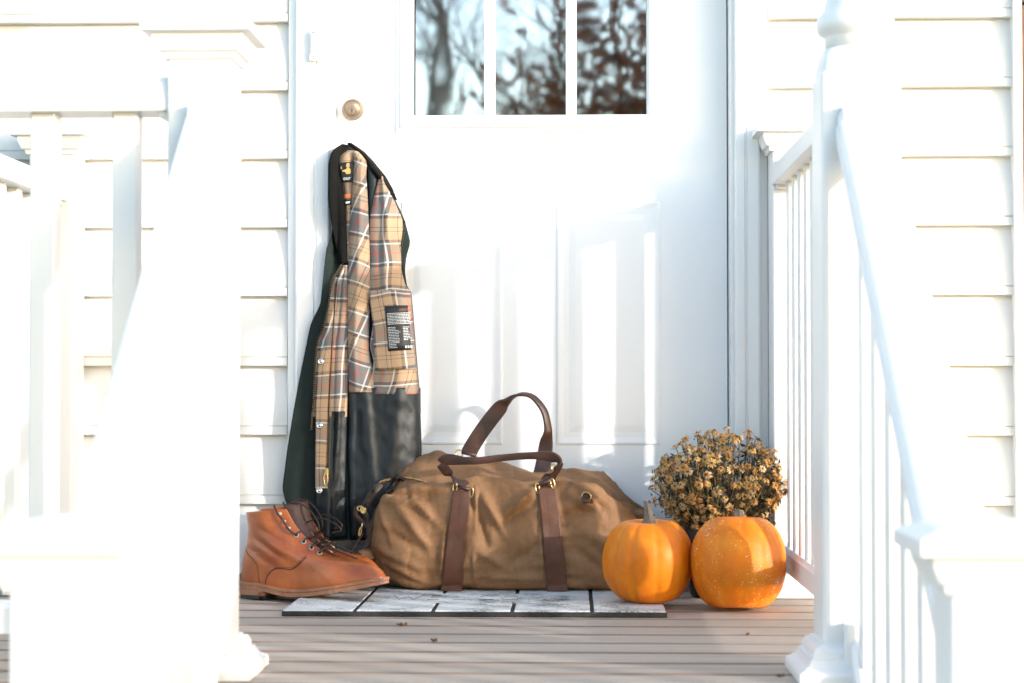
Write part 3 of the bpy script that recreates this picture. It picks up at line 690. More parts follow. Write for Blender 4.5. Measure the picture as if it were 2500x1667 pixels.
# zips
def zipper(pts, par, w_=0.0042, step=0.0042, off=0.024, name='zip_teeth'):
    P3 = [at(px, py, YJ) for px, py in pts]; P3 = [Vector((p.x, jfront(px, py) - off, p.z)) for p, (px, py) in zip(P3, pts)]
    C = [Vector(c) for c in catmull(P3, 24)]
    V, F = tubeg(C, 0.0016, 6); o = mk(name.replace('teeth', 'tape'), V, F, M['cord'], par, True)
    mbz = MB(); acc = 0; last = C[0]
    for i in range(1, len(C)):
        acc += (C[i] - last).length; last = C[i]
        if acc >= step:
            acc = 0; d = (C[i] - C[i - 1]).normalized(); s = d.cross(Vector((0, 1, 0))).normalized()
            V, F = boxg(-w_ / 2, w_ / 2, -0.0028, -0.0006, -0.0012, 0.0012)
            mbz.add([C[i] + s * v.x + Vector((0, v.y, 0)) + d * v.z for v in V], F)
    tz = mbz.build(name, M['zipbrass'], o); tz['kind'] = 'stuff'
    return o
zipper([(843, 640), (818, 689), (808, 754), (795, 810), (782, 841), (776, 906), (774, 971), (770, 1010), (768, 1048)], jk, off=0.016)
zipper([(987, 540), (986, 570), (980, 604)], jk, off=0.012)
zi = zipper([(826, 690), (819, 800), (813, 920), (809, 1040), (807, 1140)], jk, w_=0.003, step=0.0032, off=0.022)
p = at(806, 1150, YJ); yf = jfront(806, 1150) - 0.026
V, F = boxg(p.x - 0.004, p.x + 0.004, yf - 0.003, yf + 0.003, p.z - 0.006, p.z + 0.010, 0.0015); zs_ = mk('zip_slider', V, F, M['brass'], jk)
V, F = tubeg(catmull([(p.x - 0.003, yf - 0.004, p.z), (p.x - 0.006, yf - 0.005, p.z - 0.014), (p.x - 0.002, yf - 0.005, p.z - 0.028), (p.x + 0.003, yf - 0.005, p.z - 0.02), (p.x + 0.002, yf - 0.004, p.z)], 6), 0.0013, 6); mk('zip_pull', V, F, M['brass'], zs_, True)
for (px, py) in ((792, 882), (788.5, 1036), (788, 1193)):
    p = at(px, py, YJ); yf = jfront(px, py) - 0.0262
    V, F = latheg([(0.0072, 0.002), (0.0072, -0.0006), (0.0062, -0.0016), (0.0045, -0.0014), (0.0038, -0.0004), (0.0030, -0.0004), (0.0026, -0.0022), (0.0, -0.0024)], 20, (p.x, yf, p.z), 'y'); mk('snap_button', V, F, M['steel'], jk, True)
# labels
def quad_on(name, cs, off, mat, parent, nr=8, ncol=8):
    V = []
    for i in range(nr):
        for jj in range(ncol):
            a, b_ = i / (nr - 1), jj / (ncol - 1)
            px = (cs[0][0] * (1 - b_) + cs[1][0] * b_) * (1 - a) + (cs[3][0] * (1 - b_) + cs[2][0] * b_) * a
            py = (cs[0][1] * (1 - b_) + cs[1][1] * b_) * (1 - a) + (cs[3][1] * (1 - b_) + cs[2][1] * b_) * a
            p = at(px, py, YJ); V.append((p.x, off(px, py), p.z))
    o = mk(name, V, gridF(nr, ncol), mat, parent, True); solid(o, 0.0008, 0); return o
PT = BVHTree.FromPolygons([v.co + wloc(pocket) for v in pocket.data.vertices], [tuple(p.vertices) for p in pocket.data.polygons])
def onpocket(px, py, e=0.003):
    p = at(px, py, YJ); h = PT.ray_cast(Vector((p.x, -1, p.z)), Vector((0, 1, 0)))
    return (h[0].y if h[0] is not None else jfront(px, py) - 0.028) - e
care = quad_on('care_label', [(944, 750), (1004, 747), (1011, 853), (953, 857)], lambda a, b_: onpocket(a, b_, 0.0028), M['label'], jk)
rgl = random.Random(5)
def lx(u, v):
    a = (944 + (953 - 944) * v, 750 + (857 - 750) * v); b_ = (1004 + 7 * v, 747 + 106 * v)
    return (a[0] + (b_[0] - a[0]) * u, a[1] + (b_[1] - a[1]) * u)
mbp = MB()
def strip(u0, u1, v0, v1):
    q = [lx(u0, v0), lx(u1, v0), lx(u1, v1), lx(u0, v1)]; V = []
    for (px, py) in q: p = at(px, py, YJ); V.append((p.x, onpocket(px, py, 0.0042), p.z))
    mbp.add(V, [[0, 1, 2, 3]])
v = 0.17
while v < 0.44:
    u = 0.05 + rgl.uniform(0, 0.02)
    while u < 0.93: e = u + rgl.uniform(0.03, 0.10); strip(u, min(e, 0.97), v, v + 0.012); u = e + 0.014
    v += 0.034
v = 0.49
while v < 0.93:
    for (a, b_) in ((0.05, 0.55), (0.66, 0.97)):
        u = a; eend = a + (b_ - a) * rgl.uniform(0.6, 1)
        if b_ > 0.9 and v > 0.78: continue
        while u < eend - 0.03: e = u + rgl.uniform(0.03, 0.10); strip(u, min(e, eend), v, v + 0.011); u = e + 0.014
    v += 0.036
for a in (0.70, 0.80, 0.90): strip(a, a + 0.06, 0.90, 0.95)
o = mbp.build('care_print', M['print'], care); o['kind'] = 'stuff'
V, F = text_mesh('BARBOUR & CO', 0.0072, 0.0001)
mw_ = max(v.x for v in V) - min(v.x for v in V); k_ = 0.034 / mw_; c0 = at(*lx(0.66, 0.12), YJ); yy = onpocket(*lx(0.6, 0.1), 0.0048)
mk('care_heading', [Vector((c0.x + v.x * k_ , yy + 0.0003 - v.z, c0.z + v.y + v.x * 0.03)) for v in V], F, M['printorange'], care)
nl = quad_on('neck_label', [(827, 401), (867, 397), (864, 447), (838, 449)], lambda a, b_: jfront(a, b_) - 0.017, M['label'], jk)
def nlp(pts, mat, name, e):
    V = []
    for (px, py) in pts: p = at(px, py, YJ); V.append((p.x, jfront(px, py) - e, p.z))
    return mk(name, V, [list(range(len(V)))], mat, nl)
nlp([(849, 402), (855, 401), (857, 408), (855, 413), (858, 416), (860, 424), (857, 429), (848, 429), (846, 424), (839, 423), (838, 420), (846, 418), (850, 414), (847, 409)], M['gold'], 'crest', 0.0195)
nlp([(834, 411), (837, 410), (838, 416), (835, 417)], M['gold'], 'crest', 0.0195)
V, F = text_mesh('our', 0.0125, 0.0001); c0 = at(850, 443, YJ); yy = jfront(850, 440) - 0.0197
mk('label_lettering', [Vector((c0.x + v.x * 0.95, yy - v.z, c0.z + v.y + v.x * 0.06)) for v in V], F, M['print'], nl)
l2 = quad_on('size_label', [(842, 478), (861, 475), (860, 486), (843, 489)], lambda a, b_: jfront(a, b_) - 0.0165, M['printorange'], jk, 4, 4)
l3 = quad_on('size_label', [(843, 492), (861, 490), (860, 502), (846, 504)], lambda a, b_: jfront(a, b_) - 0.0165, M['label'], jk, 4, 4)
V = []
for (px, py) in ((847, 496), (857, 494.5), (857, 499), (847, 500.5)): p = at(px, py, YJ); V.append((p.x, jfront(px, py) - 0.0182, p.z))
mk('size_print', V, [[0, 1, 2, 3]], M['print'], l3)

# ------------------------------------------------------------------ duffel bag
YBF, YBB = CAMY + 4.188, 0.012
bag = thing('duffel_bag', (ax(1200, -0.08), -0.08, MZ), 'slouched brown canvas duffel bag with leather straps on the doormat', 'bag')
# px, bottom py, front-edge py, back-ridge py, depth factor
ST = [(897, 1356, 1346, 1345, .12), (901, 1366, 1310, 1305, .30), (908, 1382, 1272, 1268, .48), (918, 1398, 1240, 1228, .66), (930, 1410, 1212, 1178, .80), (950, 1422, 1206, 1158, .90), (980, 1436, 1196, 1130, .97), (1020, 1441, 1182, 1107, 1), (1061, 1442, 1176, 1096, 1), (1100, 1442, 1174, 1105, 1), (1163, 1442, 1164, 1119, 1), (1230, 1442, 1169, 1125, 1), (1300, 1442, 1177, 1147, 1), (1366, 1442, 1170, 1141, 1), (1436, 1442, 1176, 1141, 1), (1470, 1442, 1192, 1146, .98), (1490, 1442, 1206, 1166, .96), (1513, 1441, 1228, 1194, .9), (1541, 1438, 1252, 1220, .75), (1560, 1430, 1275, 1238, .55), (1575, 1405, 1295, 1262, .30), (1582, 1370, 1318, 1300, .10)]
STa = np.array(ST, float)
nx = 250; xsb = np.linspace(897, 1582, nx); bagP = []
def sI(k, x): return float(np.mean([np.interp(x + d, STa[:, 0], STa[:, k]) for d in (-9, -5, 0, 5, 9)])) if 915 < x < 1570 else float(np.interp(x, STa[:, 0], STa[:, k]))
yc = -0.075; NB = 9
for px in xsb:
    kf = sI(4, px); yf = yc + (YBF - yc) * kf; yb = yc + (YBB - yc) * kf
    x = ax(px, -0.12); z0 = max(MZ + 0.0008, az(sI(1, px), YBF, px)); zf = az(sI(2, px), YBF, px); zk = az(sI(3, px), yb - 0.03, px)
    Hh = zf - z0; D = yb - yf; hh = min(0.03, Hh * 0.25)
    ct = [(yf + 0.16 * D, z0), (yf + 0.02 * D, z0 + hh), (yf - 0.05 * D, z0 + 0.40 * Hh), (yf - 0.02 * D, z0 + 0.75 * Hh), (yf + 0.10 * D, zf), (yf + 0.28 * D, zf + 0.10 * (zk - zf) - 0.020 * kf),
          (yf + 0.55 * D, zk - 0.40 * (zk - zf) - 0.006 * kf), (yf + 0.80 * D, zk), (yf + 0.97 * D, zk - 0.03 * kf), (yb + 0.02 * D, z0 + 0.5 * (zk - z0)), (yb - 0.05 * D, z0 + hh), (yb - 0.22 * D, z0)]
    bagP.append([(x, a, b_) for a, b_ in catmull(ct, NB, True)])
nv = len(bagP[0]); BV = np.array(bagP)
# folds: (x0,y0,x1,y1 in photo pixels, width px, height m)
FOLD = [(1005, 1215, 1085, 1290, 12, .007), (960, 1225, 1045, 1330, 13, .006), (925, 1240, 960, 1330, 10, .005), (1150, 1215, 1190, 1330, 14, -.006), (1170, 1200, 1235, 1300, 13, .008), (1235, 1250, 1305, 1195, 11, .010), (1215, 1290, 1300, 1230, 10, -.006),
        (1160, 1195, 1165, 1290, 10, .005), (1150, 1330, 1240, 1385, 16, .005), (1240, 1380, 1330, 1320, 12, -.004), (1390, 1205, 1470, 1250, 12, .010), (1365, 1260, 1480, 1235, 12, -.006), (1400, 1180, 1490, 1230, 9, .008), (1420, 1290, 1500, 1340, 16, .006), (1395, 1330, 1480, 1400, 16, -.004),
        (910, 1330, 1030, 1390, 14, .005), (930, 1290, 1040, 1345, 12, -.005), (935, 1370, 1040, 1420, 12, .004), (1000, 1190, 1090, 1195, 8, .006), (950, 1205, 1060, 1218, 9, -.007), (940, 1222, 1030, 1232, 8, .006), (1150, 1405, 1320, 1412, 10, .003), (1155, 1350, 1160, 1420, 8, .003), (1320, 1290, 1325, 1400, 9, .004), (1085, 1300, 1075, 1400, 9, .004)]
FW = []
for (a, b_, c_, d_, w_, h_) in FOLD:
    p, q = at(a, b_, YBF), at(c_, d_, YBF); FW.append((p.x, p.z, q.x, q.z, w_ / 1650, h_ * 2.3))
nor = np.zeros_like(BV)
dx = np.gradient(BV, axis=0); dv = (np.roll(BV, -1, axis=1) - np.roll(BV, 1, axis=1))
nor = np.cross(dx, dv); nor /= (np.linalg.norm(nor, axis=2, keepdims=True) + 1e-9)
cen = BV.mean(axis=1, keepdims=True); sgn = np.sign(((BV - cen) * nor).sum(axis=(0, 1, 2))); nor *= sgn
disp = np.zeros(BV.shape[:2])
for i in range(nx):
    ke = min(1, i / 14, (nx - 1 - i) / 14)
    for k in range(nv):
        x, y, z = BV[i, k]; front = 1.0 if k < 4.6 * NB else 0.0; top = 1.0 if 4 * NB <= k <= 8.5 * NB else 0.0
        d = 0.0
        if front:
            for (ax_, az_, bx_, bz_, w_, h_) in FW:
                vx, vz = bx_ - ax_, bz_ - az_; L2 = vx * vx + vz * vz; tt = max(0, min(1, ((x - ax_) * vx + (z - az_) * vz) / L2))
                ex, ez = x - ax_ - vx * tt, z - az_ - vz * tt; q = (ex * ex + ez * ez) / (w_ * w_)
                if q < 6: d += h_ * math.exp(-q) * math.sin(math.pi * (0.12 + 0.76 * tt))
            # gathers along the strap seams
            for sxp in (1076, 1150, 1312, 1385):
                gx = ax(sxp, YBF); dd_ = (x - gx) / 0.022
                if abs(dd_) < 2: d += 0.0022 * math.exp(-dd_ * dd_) * math.sin(z * 210 + sxp + 2 * noise.noise(Vector((z * 25, sxp, 0))))
        d += 0.0035 * noise.noise(Vector((x * 9 + z * 7, y * 9, z * 13))) + 0.0018 * noise.noise(Vector((x * 26 - z * 14, y * 20, z * 30))) + 0.0012 * noise.noise(Vector((x * 70, y * 60, z * 75)))
        r1 = 1 - abs(noise.noise(Vector((x * 7 + z * 6, y * 6 + 7, z * 10 - x * 3)))) * 2.2; r2 = 1 - abs(noise.noise(Vector((x * 13 - z * 9, y * 12 + 2, z * 15 + x * 5)))) * 2.4
        if r1 > .55: d -= 0.0035 * ((r1 - .55) / .45) ** 2
        if r2 > .6: d -= 0.0018 * ((r2 - .6) / .4) ** 2
        if top: d += 0.008 * noise.noise(Vector((x * 16, y * 24 + x * 6, 4))) + 0.004 * math.sin(x * 60 + y * 70) * noise.noise(Vector((x * 8, y * 8, 1)))
        if k <= NB * 0.6 or k >= nv - NB * 1.2: d = min(d, 0)
        disp[i, k] = d * ke
BV = BV + nor * disp[..., None]
BV[..., 2] = np.maximum(BV[..., 2], MZ + 0.0006); BV[..., 1] = np.minimum(BV[..., 1], 0.052)
low = BV[..., 2] < 0.078; BV[..., 1] = np.where(low, np.minimum(BV[..., 1], 0.004), BV[..., 1])
V = [Vector(p) for p in BV.reshape(-1, 3)]
F = gridF(nx, nv, wrap=True) + [list(range(nv)), [(nx - 1) * nv + k for k in range(nv)][::-1]]
body = recalc(mk('canvas_body', V, F, M['canvas'], bag, True))
BT = BVHTree.FromPolygons(V, F)
def onbag(px, py, e=0.0):
    p = at(px, py, YBF); d = (Vector(p) - Vector((0, CAMY, CAMZ))).normalized(); h = BT.ray_cast(Vector((0, CAMY, CAMZ)), d)
    if h[0] is None: return Vector(p)
    return h[0] - d * e
# vertical straps
for (tl, tr_, bl, br_) in (((1107, 1196), (1150, 1200), (1077, 1440), (1128, 1440)), ((1312, 1192), (1356, 1184), (1336, 1440), (1386, 1440))):
    nr, ncl = 50, 9; V = []
    for i in range(nr):
        q = i / (nr - 1); qq = q ** 0.85
        for jn in range(ncl):
            s = jn / (ncl - 1); a = (tl[0] + (bl[0] - tl[0]) * qq, tl[1] + (bl[1] - tl[1]) * q); b_ = (tr_[0] + (br_[0] - tr_[0]) * qq, tr_[1] + (br_[1] - tr_[1]) * q)
            V.append(onbag(a[0] + (b_[0] - a[0]) * s, a[1] + (b_[1] - a[1]) * s, 0.0045))
    # calm the ribbon a little
    A = np.array([list(v) for v in V]).reshape(nr, ncl, 3); B = A.copy()
    for _ in range(4):
        B[1:-1, :, 1] = (A[:-2, :, 1] + 2 * A[1:-1, :, 1] + A[2:, :, 1]) / 4; B[:, 1:-1, 1] = (B[:, :-2, 1] + 2 * B[:, 1:-1, 1] + B[:, 2:, 1]) / 4; A = B.copy()
    st_ = mk('strap', [tuple(v) for v in A.reshape(-1, 3)], gridF(nr, ncl), M['strap'], bag, True); solid(st_, 0.0035, 0)
    mbs = MB()
    for s in (0.08, 0.5, 0.92):
        jn = s * (ncl - 1); j0 = int(jn); fr_ = jn - j0
        for i in range(nr - 1):
            for q in (0.05, 0.55):
                pa = A[i, j0] * (1 - fr_) + A[i, min(j0 + 1, ncl - 1)] * fr_; pb = A[i + 1, j0] * (1 - fr_) + A[i + 1, min(j0 + 1, ncl - 1)] * fr_
                p0, p1 = pa + (pb - pa) * q, pa + (pb - pa) * (q + 0.3); o_ = np.array([0, -0.0021, 0])
                mbs.add(*tubeg([p0 + o_, p1 + o_], 0.0005, 4))
    sto = mbs.build('stitching', M['goldthread'], st_); sto['kind'] = 'stuff'
# leather handles: (px, py, Y, half width m, half thickness m, width direction)
def ribbon(name, ctl, mat, parent, n=10, res=12):
    C = catmull([list(at(c[0], c[1], c[2])) + [c[3], c[4]] + list(Vector(c[5]).normalized()) for c in ctl], n)
    V = []; m = len(C)
    for i, c in enumerate(C):
        p = Vector(c[:3]); tn = Vector(C[min(i + 1, m - 1)][:3]) - Vector(C[max(i - 1, 0)][:3]); tn.normalize()
        wv = Vector(c[5:8]); wv = (wv - tn * wv.dot(tn)).normalized(); nn = tn.cross(wv).normalized()
        for k in range(res):
            a = 2 * math.pi * k / res; ca, sa = math.cos(a), math.sin(a)
            V.append(p + wv * (c[3] * math.copysign(abs(ca) ** 0.45, ca)) + nn * (c[4] * math.copysign(abs(sa) ** 0.6, sa)))
    F = gridF(m, res, wrap=True) + [list(range(res))[::-1], [(m - 1) * res + k for k in range(res)]]
    o = recalc(mk(name, V, F, mat, parent, True))
    return o, C
yh = -0.035
W1 = (0.85, 0, -0.5)
hb_, _ = ribbon('handle', [(1144, 1107, yh, .0185, .002, (0.93, 0, -0.22)), (1152, 1090, yh, .0180, .002, W1), (1174, 1055, yh, .0178, .002, W1), (1203, 1016, yh, .0178, .002, W1), (1224, 991, yh, .0165, .0025, (0.75, 0.2, -0.6)), (1238, 979, yh, .010, .005, (0.5, 0.7, -0.5)), (1252, 968, yh, .0085, .0035, (0.2, 0.9, -0.3)), (1274, 961, yh, .0085, .0035, (0, 0.95, 0.3)), (1298, 966, yh, .0085, .0035, (0.35, 0.8, 0.4)), (1317, 984, yh, .0090, .0035, (0.6, 0.7, 0.4)), (1330, 1006, yh, .0090, .0035, (0.8, 0.6, 0.2)), (1336, 1030, yh, .0090, .0035, (0.85, 0.5, 0)), (1338, 1052, yh, .010, .005, (0.9, 0.4, 0)), (1334, 1076, yh + .004, .0150, .003, (1, 0.1, 0)), (1331, 1102, yh + .004, .0170, .002, (1, 0, 0)), (1327, 1130, yh, .0180, .002, (1, 0, 0.05)), (1320, 1160, yh - .012, .0185, .002, (1, 0, 0.1))], M['brownleather'], bag)
fh = YBF + 0.012
hf_, _ = ribbon('handle', [(1132, 1190, fh - .006, .0172, .0022, (0.95, 0, -0.28)), (1120, 1176, fh - .004, .0165, .0022, (0.9, 0.2, -0.35)), (1103, 1160, fh + .002, .012, .003, (0.6, 0.5, -0.6)), (1088, 1146, fh - .006, .0120, .003, (0.15, 0.5, -0.85)), (1079, 1130, fh - .014, .0125, .003, (0, 0.35, -0.9)), (1088, 1121, fh - .020, .0125, .003, (0, 0.2, -1)), (1108, 1121, fh - .022, .0120, .003, (0, 0.15, -1)), (1140, 1124, fh - .022, .0085, .0034, (0, 0.2, -1)), (1170, 1123, fh - .02, .0082, .0034, (0, 0.2, -1)), (1220, 1117, fh - .018, .0080, .0034, (0, 0.2, -1)), (1275, 1112, fh - .016, .0080, .0034, (0, 0.2, -1)), (1310, 1111, fh - .016, .0088, .0034, (0, 0.2, -1)), (1338, 1112, fh - .02, .012, .003, (0, 0.3, -1)), (1357, 1119, fh - .022, .013, .003, (0.1, 0.5, -0.9)), (1364, 1132, fh - .016, .0125, .003, (0.2, 0.7, -0.6)), (1359, 1149, fh - .004, .012, .003, (0.5, 0.6, 0.2)), (1346, 1164, fh - .002, .014, .0025, (0.8, 0.3, 0.3)), (1331, 1176, fh - .006, .0172, .0022, (0.92, 0, 0.38))], M['brownleather'], bag)
def edge_roll(a, b_, Y, par):
    p, q = at(a[0], a[1], Y), at(b_[0], b_[1], Y); V, F = tubeg([p, (p + q) / 2, q], 0.0045, 10); mk('strap_loop', V, F, M['brownleather'], par, True)
edge_roll((1116, 1185), (1149, 1195), fh - .008, hf_); edge_roll((1313, 1184), (1347, 1169), fh - .008, hf_); edge_roll((1127, 1102), (1162, 1111), yh - .002, hb_)
def ring(px, py, Y, rx, rz, r=0.0019, rot=0.0, ry=0.0, parent=None, name='ring', mat=None):
    c = at(px, py, Y); pts = []
    for k in range(18):
        a = 2 * math.pi * k / 18; u, v = rx * math.cos(a), rz * math.sin(a); u, v = u * math.cos(rot) - v * math.sin(rot), u * math.sin(rot) + v * math.cos(rot)
        pts.append(c + Vector((u * math.cos(ry), u * math.sin(ry), v)))
    V, F = tubeg(pts, r, 8, closed=True); return mk(name, V, F, mat or M['brass'], parent or bag, True)
for (px, py, Y, rt) in ((1111, 1190, fh - .010, -0.15), (1150.5, 1201, fh - .010, -0.1), (1312, 1190, fh - .010, 0.1), (1349, 1179, fh - .010, 0.15)): ring(px, py, Y, .0042, .0105, .0020, rt, name='d_ring')
ring(1121, 1106, yh, .008, .009, .0018, 0.5, name='d_ring'); ring(1352, 1140, yh - .03, .006, .008, .0018, 0.3, name='d_ring')
# side tab with ring
V = []
for i in range(6):
    for jn in range(4): V.append(onbag(1420 + 24 * jn / 3 + i * 0.6, 1203 + 24 * i / 5, 0.004))
tb = mk('side_tab', V, gridF(6, 4), M['brownleather'], bag, True); solid(tb, 0.003, 0)
c = onbag(1433, 1212, 0.01); ring(1432, 1210, c.y, .0105, .0085, .0017, -0.5, name='d_ring', parent=bag)
# zip along the top and its leather pulls
zp = [onbag(px, py, 0.0015) for px, py in ((926, 1178), (940, 1172), (956, 1168), (975, 1166), (1000, 1167), (1020, 1171), (1040, 1177))]
C = [Vector(c) for c in catmull(zp, 16)]
V, F = tubeg(C, 0.0022, 6); zt = mk('zip_tape', V, F, M['canvas'], bag, True); mbz = MB(); acc = 0
for i in range(1, len(C)):
    acc += (C[i] - C[i - 1]).length
    if acc > 0.0026: acc = 0; mbz.add(*[(lambda VV, FF: ([v + C[i] for v in VV], FF))(*boxg(-0.0007, 0.0007, -0.003, 0.0005, 0.0005, 0.0032))][0])
zo = mbz.build('zip_teeth', M['brass'], zt); zo['kind'] = 'stuff'
def lstrap(pts, hw, ht, wdir, name='leather_tie', mat=None, parent=None):
    return ribbon(name, [(px, py, Y, hw, ht, wdir) for px, py, Y in pts], mat or M['lace'], parent or bag, 8, 10)[0]
def Yb(px, py, e): return onbag(px, py, e).y
lstrap([(986, 1168, Yb(986, 1172, .006)), (976, 1164, Yb(976, 1172, .012)), (970, 1172, Yb(970, 1172, .008)), (964, 1185, Yb(964, 1185, .006)), (952, 1193, Yb(952, 1193, .008)), (944, 1200, Yb(946, 1200, .008)), (955, 1196, Yb(955, 1196, .012)), (962, 1190, Yb(962, 1190, .014))], .0035, .0022, (0.6, 0, 0.8), 'zip_pull')
for (px, py, r_) in ((975, 1167, .0062), (960, 1188, .0058), (949, 1197, .006), (983, 1170, .004)):
    c = onbag(px, py, 0.008); V = []; 
    bm = bmesh.new(); bmesh.ops.create_icosphere(bm, subdivisions=2, radius=r_)
    for v in bm.verts: v.co = Vector((v.co.x * (1 + .3 * noise.noise(v.co * 300)), v.co.y, v.co.z * .8)) + c
    mk_bm('pull_knot', bm, M['lace'], bag, True)
# closing strap with clips at the left end
yl = -0.125
lstrap([(930, 1180, yl + .01), (915, 1196, yl), (903, 1212, yl), (895, 1228, yl), (886, 1242, yl)], .0085, .0028, (0.8, 0, -0.6), 'end_strap')
lstrap([(917, 1190, yl - .004), (911, 1188, yl - .005)], .010, .004, (0.3, 0, 0.9), 'strap_keeper'); lstrap([(898, 1226, yl - .004), (892, 1224, yl - .004)], .009, .004, (0.3, 0, 0.9), 'strap_keeper')
lstrap([(884, 1238, yl), (872, 1240, yl - .004), (868, 1254, yl - .004), (876, 1266, yl - .003), (888, 1278, yl), (898, 1286, yl)], .002, .006, (0, 1, 0), 'strap_loop')
lstrap([(888, 1242, yl), (894, 1258, yl - .002), (897, 1275, yl), (900, 1300, yl)], .006, .002, (1, 0, 0), 'end_strap')
lstrap([(921, 1240, yl + .002), (917, 1262, yl), (906, 1280, yl), (900, 1296, yl), (903, 1312, yl), (894, 1326, yl), (880, 1342, yl - .004), (866, 1362, yl - .008)], .0075, .002, (0.9, 0, 0.4), 'end_strap')
lstrap([(886, 1300, yl - .006), (878, 1312, yl - .007), (868, 1330, yl - .008), (856, 1348, yl - .01)], .0032, .002, (0.8, 0, 0.5), 'end_strap')
for (px, py, rx, rz, rt) in ((879, 1240, .006, .005, .3), (884.5, 1244, .0035, .007, .2), (889, 1246, .003, .006, -.3), (879, 1297, .0026, .009, -.2), (845, 1358, .0032, .010, -.35)): ring(px, py, yl - .010, rx, rz, .0017, rt, name='brass_clip')
p0, p1 = at(885, 1275, yl - .010), at(882, 1292, yl - .010); V, F = tubeg([p0, p1], .0019, 8); mk('brass_clip', V, F, M['brass'], bag, True)
# end gusset nub
V = []; c = at(885, 1352, -0.10)
bm = bmesh.new(); bmesh.ops.create_icosphere(bm, subdivisions=4, radius=1)
for v in bm.verts: 
    q = v.co.copy(); v.co = Vector((q.x * .026 + .012, q.y * .05, q.z * .017 - 0.006 * q.x)) * (1 + .12 * noise.noise(q * 2)) + c
mk_bm('end_gusset', bm, M['canvas'], bag, True)
# trailing flap at the right end
rows_ = [((1470, 1150), (1475, 1200)), ((1490, 1170), (1492, 1218)), ((1513, 1196), (1512, 1238)), ((1541, 1220), (1530, 1256)), ((1560, 1231), (1548, 1264)), ((1577, 1241), (1566, 1262)), ((1598, 1257), (1592, 1264))]
V = []; nr, ncl = 40, 14
A1 = catmull([r[0] for r in rows_], 7); B1 = catmull([r[1] for r in rows_], 7); nr = len(A1)
for i in range(nr):
    for jn in range(ncl):
        s = jn / (ncl - 1); px, py = A1[i] * (1 - s) + B1[i] * s; q = i / nr
        Y = -0.02 - 0.05 * s - 0.012 * math.sin(s * 9 + q * 3) * (1 - q * .6) - 0.03 * q
        V.append(at(px, py, Y))
o = mk('end_flap', V, gridF(nr, ncl), M['canvas'], bag, True); solid(o, 0.006, 0)

# ------------------------------------------------------------------ boots
LAY = [((.006, .036), (.331, .042), (.036, .036, .052)), ((.004, .050), (.329, .054), (.037, .037, .052)), ((.0045, .064), (.315, .068), (.0365, .036, .049)), ((.008, .082), (.283, .078), (.035, .036, .045)), ((.013, .100), (.247, .084), (.034, .036, .041)), ((.018, .115), (.212, .094), (.034, .037, .038)),
       ((.022, .130), (.192, .112), (.035, .037, .034)), ((.024, .146), (.172, .134), (.036, .038, .032)), ((.0245, .162), (.158, .160), (.038, .040, .032)), ((.0225, .185), (.147, .192), (.040, .042, .033))]
def welt_z(x): return np.interp(x, [0, .05, .085, .11, .14, .20, .25, .29, .335], [.036, .035, .029, .0235, .021, .0245, .0315, .038, .045])
def sole_z(x): return np.interp(x, [0, .05, .085, .11, .14, .18, .22, .26, .30, .34], [.022, .021, .0145, .0085, .006, .0075, .012, .018, .025, .033])
lay_arr = [[a[0], a[1], b_[0], b_[1], *w_] for a, b_, w_ in LAY]
LI = catmull(lay_arr, 6); NL = len(LI)
def lay(u):
    f_ = u * (NL - 1); i = min(int(f_), NL - 2); fr_ = f_ - i; return LI[i] * (1 - fr_) + LI[i + 1] * fr_
def bsurf(u, th, inset=0.0):
    L_ = lay(u); s = (1 - math.cos(th)) / 2
    wv = np.interp(s, [0, .15, .45, .75, 1], [L_[4] * .95, L_[4], L_[5], L_[6], L_[6]])
    sn = math.sin(th); e = (0.72 + 0.26 * max(0.0, s - 0.62) / 0.38) if u < .45 else 0.85
    x = L_[0] + inset + (L_[2] - L_[0] - 2 * inset) * s; z = L_[1] + (L_[3] - L_[1]) * s
    y = (wv - inset) * math.copysign(abs(sn) ** e, sn)
    sag = max(0, 1 - u / 0.30); zw = float(welt_z(x)); z = z + (zw + (z - (L_[1] + (L_[3] - L_[1]) * s)) - z) * (sag ** 1.5) if sag > 0 else z
    # creases at the ankle and vamp
    if u > .30: z += 0.0
    cr = 0.0050 * math.sin(x * 60 + z * 95) * math.exp(-((x - .08) / .055) ** 2 - ((z - .105) / .035) ** 2) * abs(sn)
    cv = 0.0022 * math.sin((x - .22) * 160) * math.exp(-((x - .235) / .035) ** 2) * abs(sn)
    y += math.copysign(cr + cv, sn)
    return Vector((x, y, z))
def slit(u):                                         # half angle of the lace opening
    u0 = 0.50
    return 0.0 if u < u0 else 0.75 * ((u - u0) / (1 - u0)) ** 0.8 + 0.06
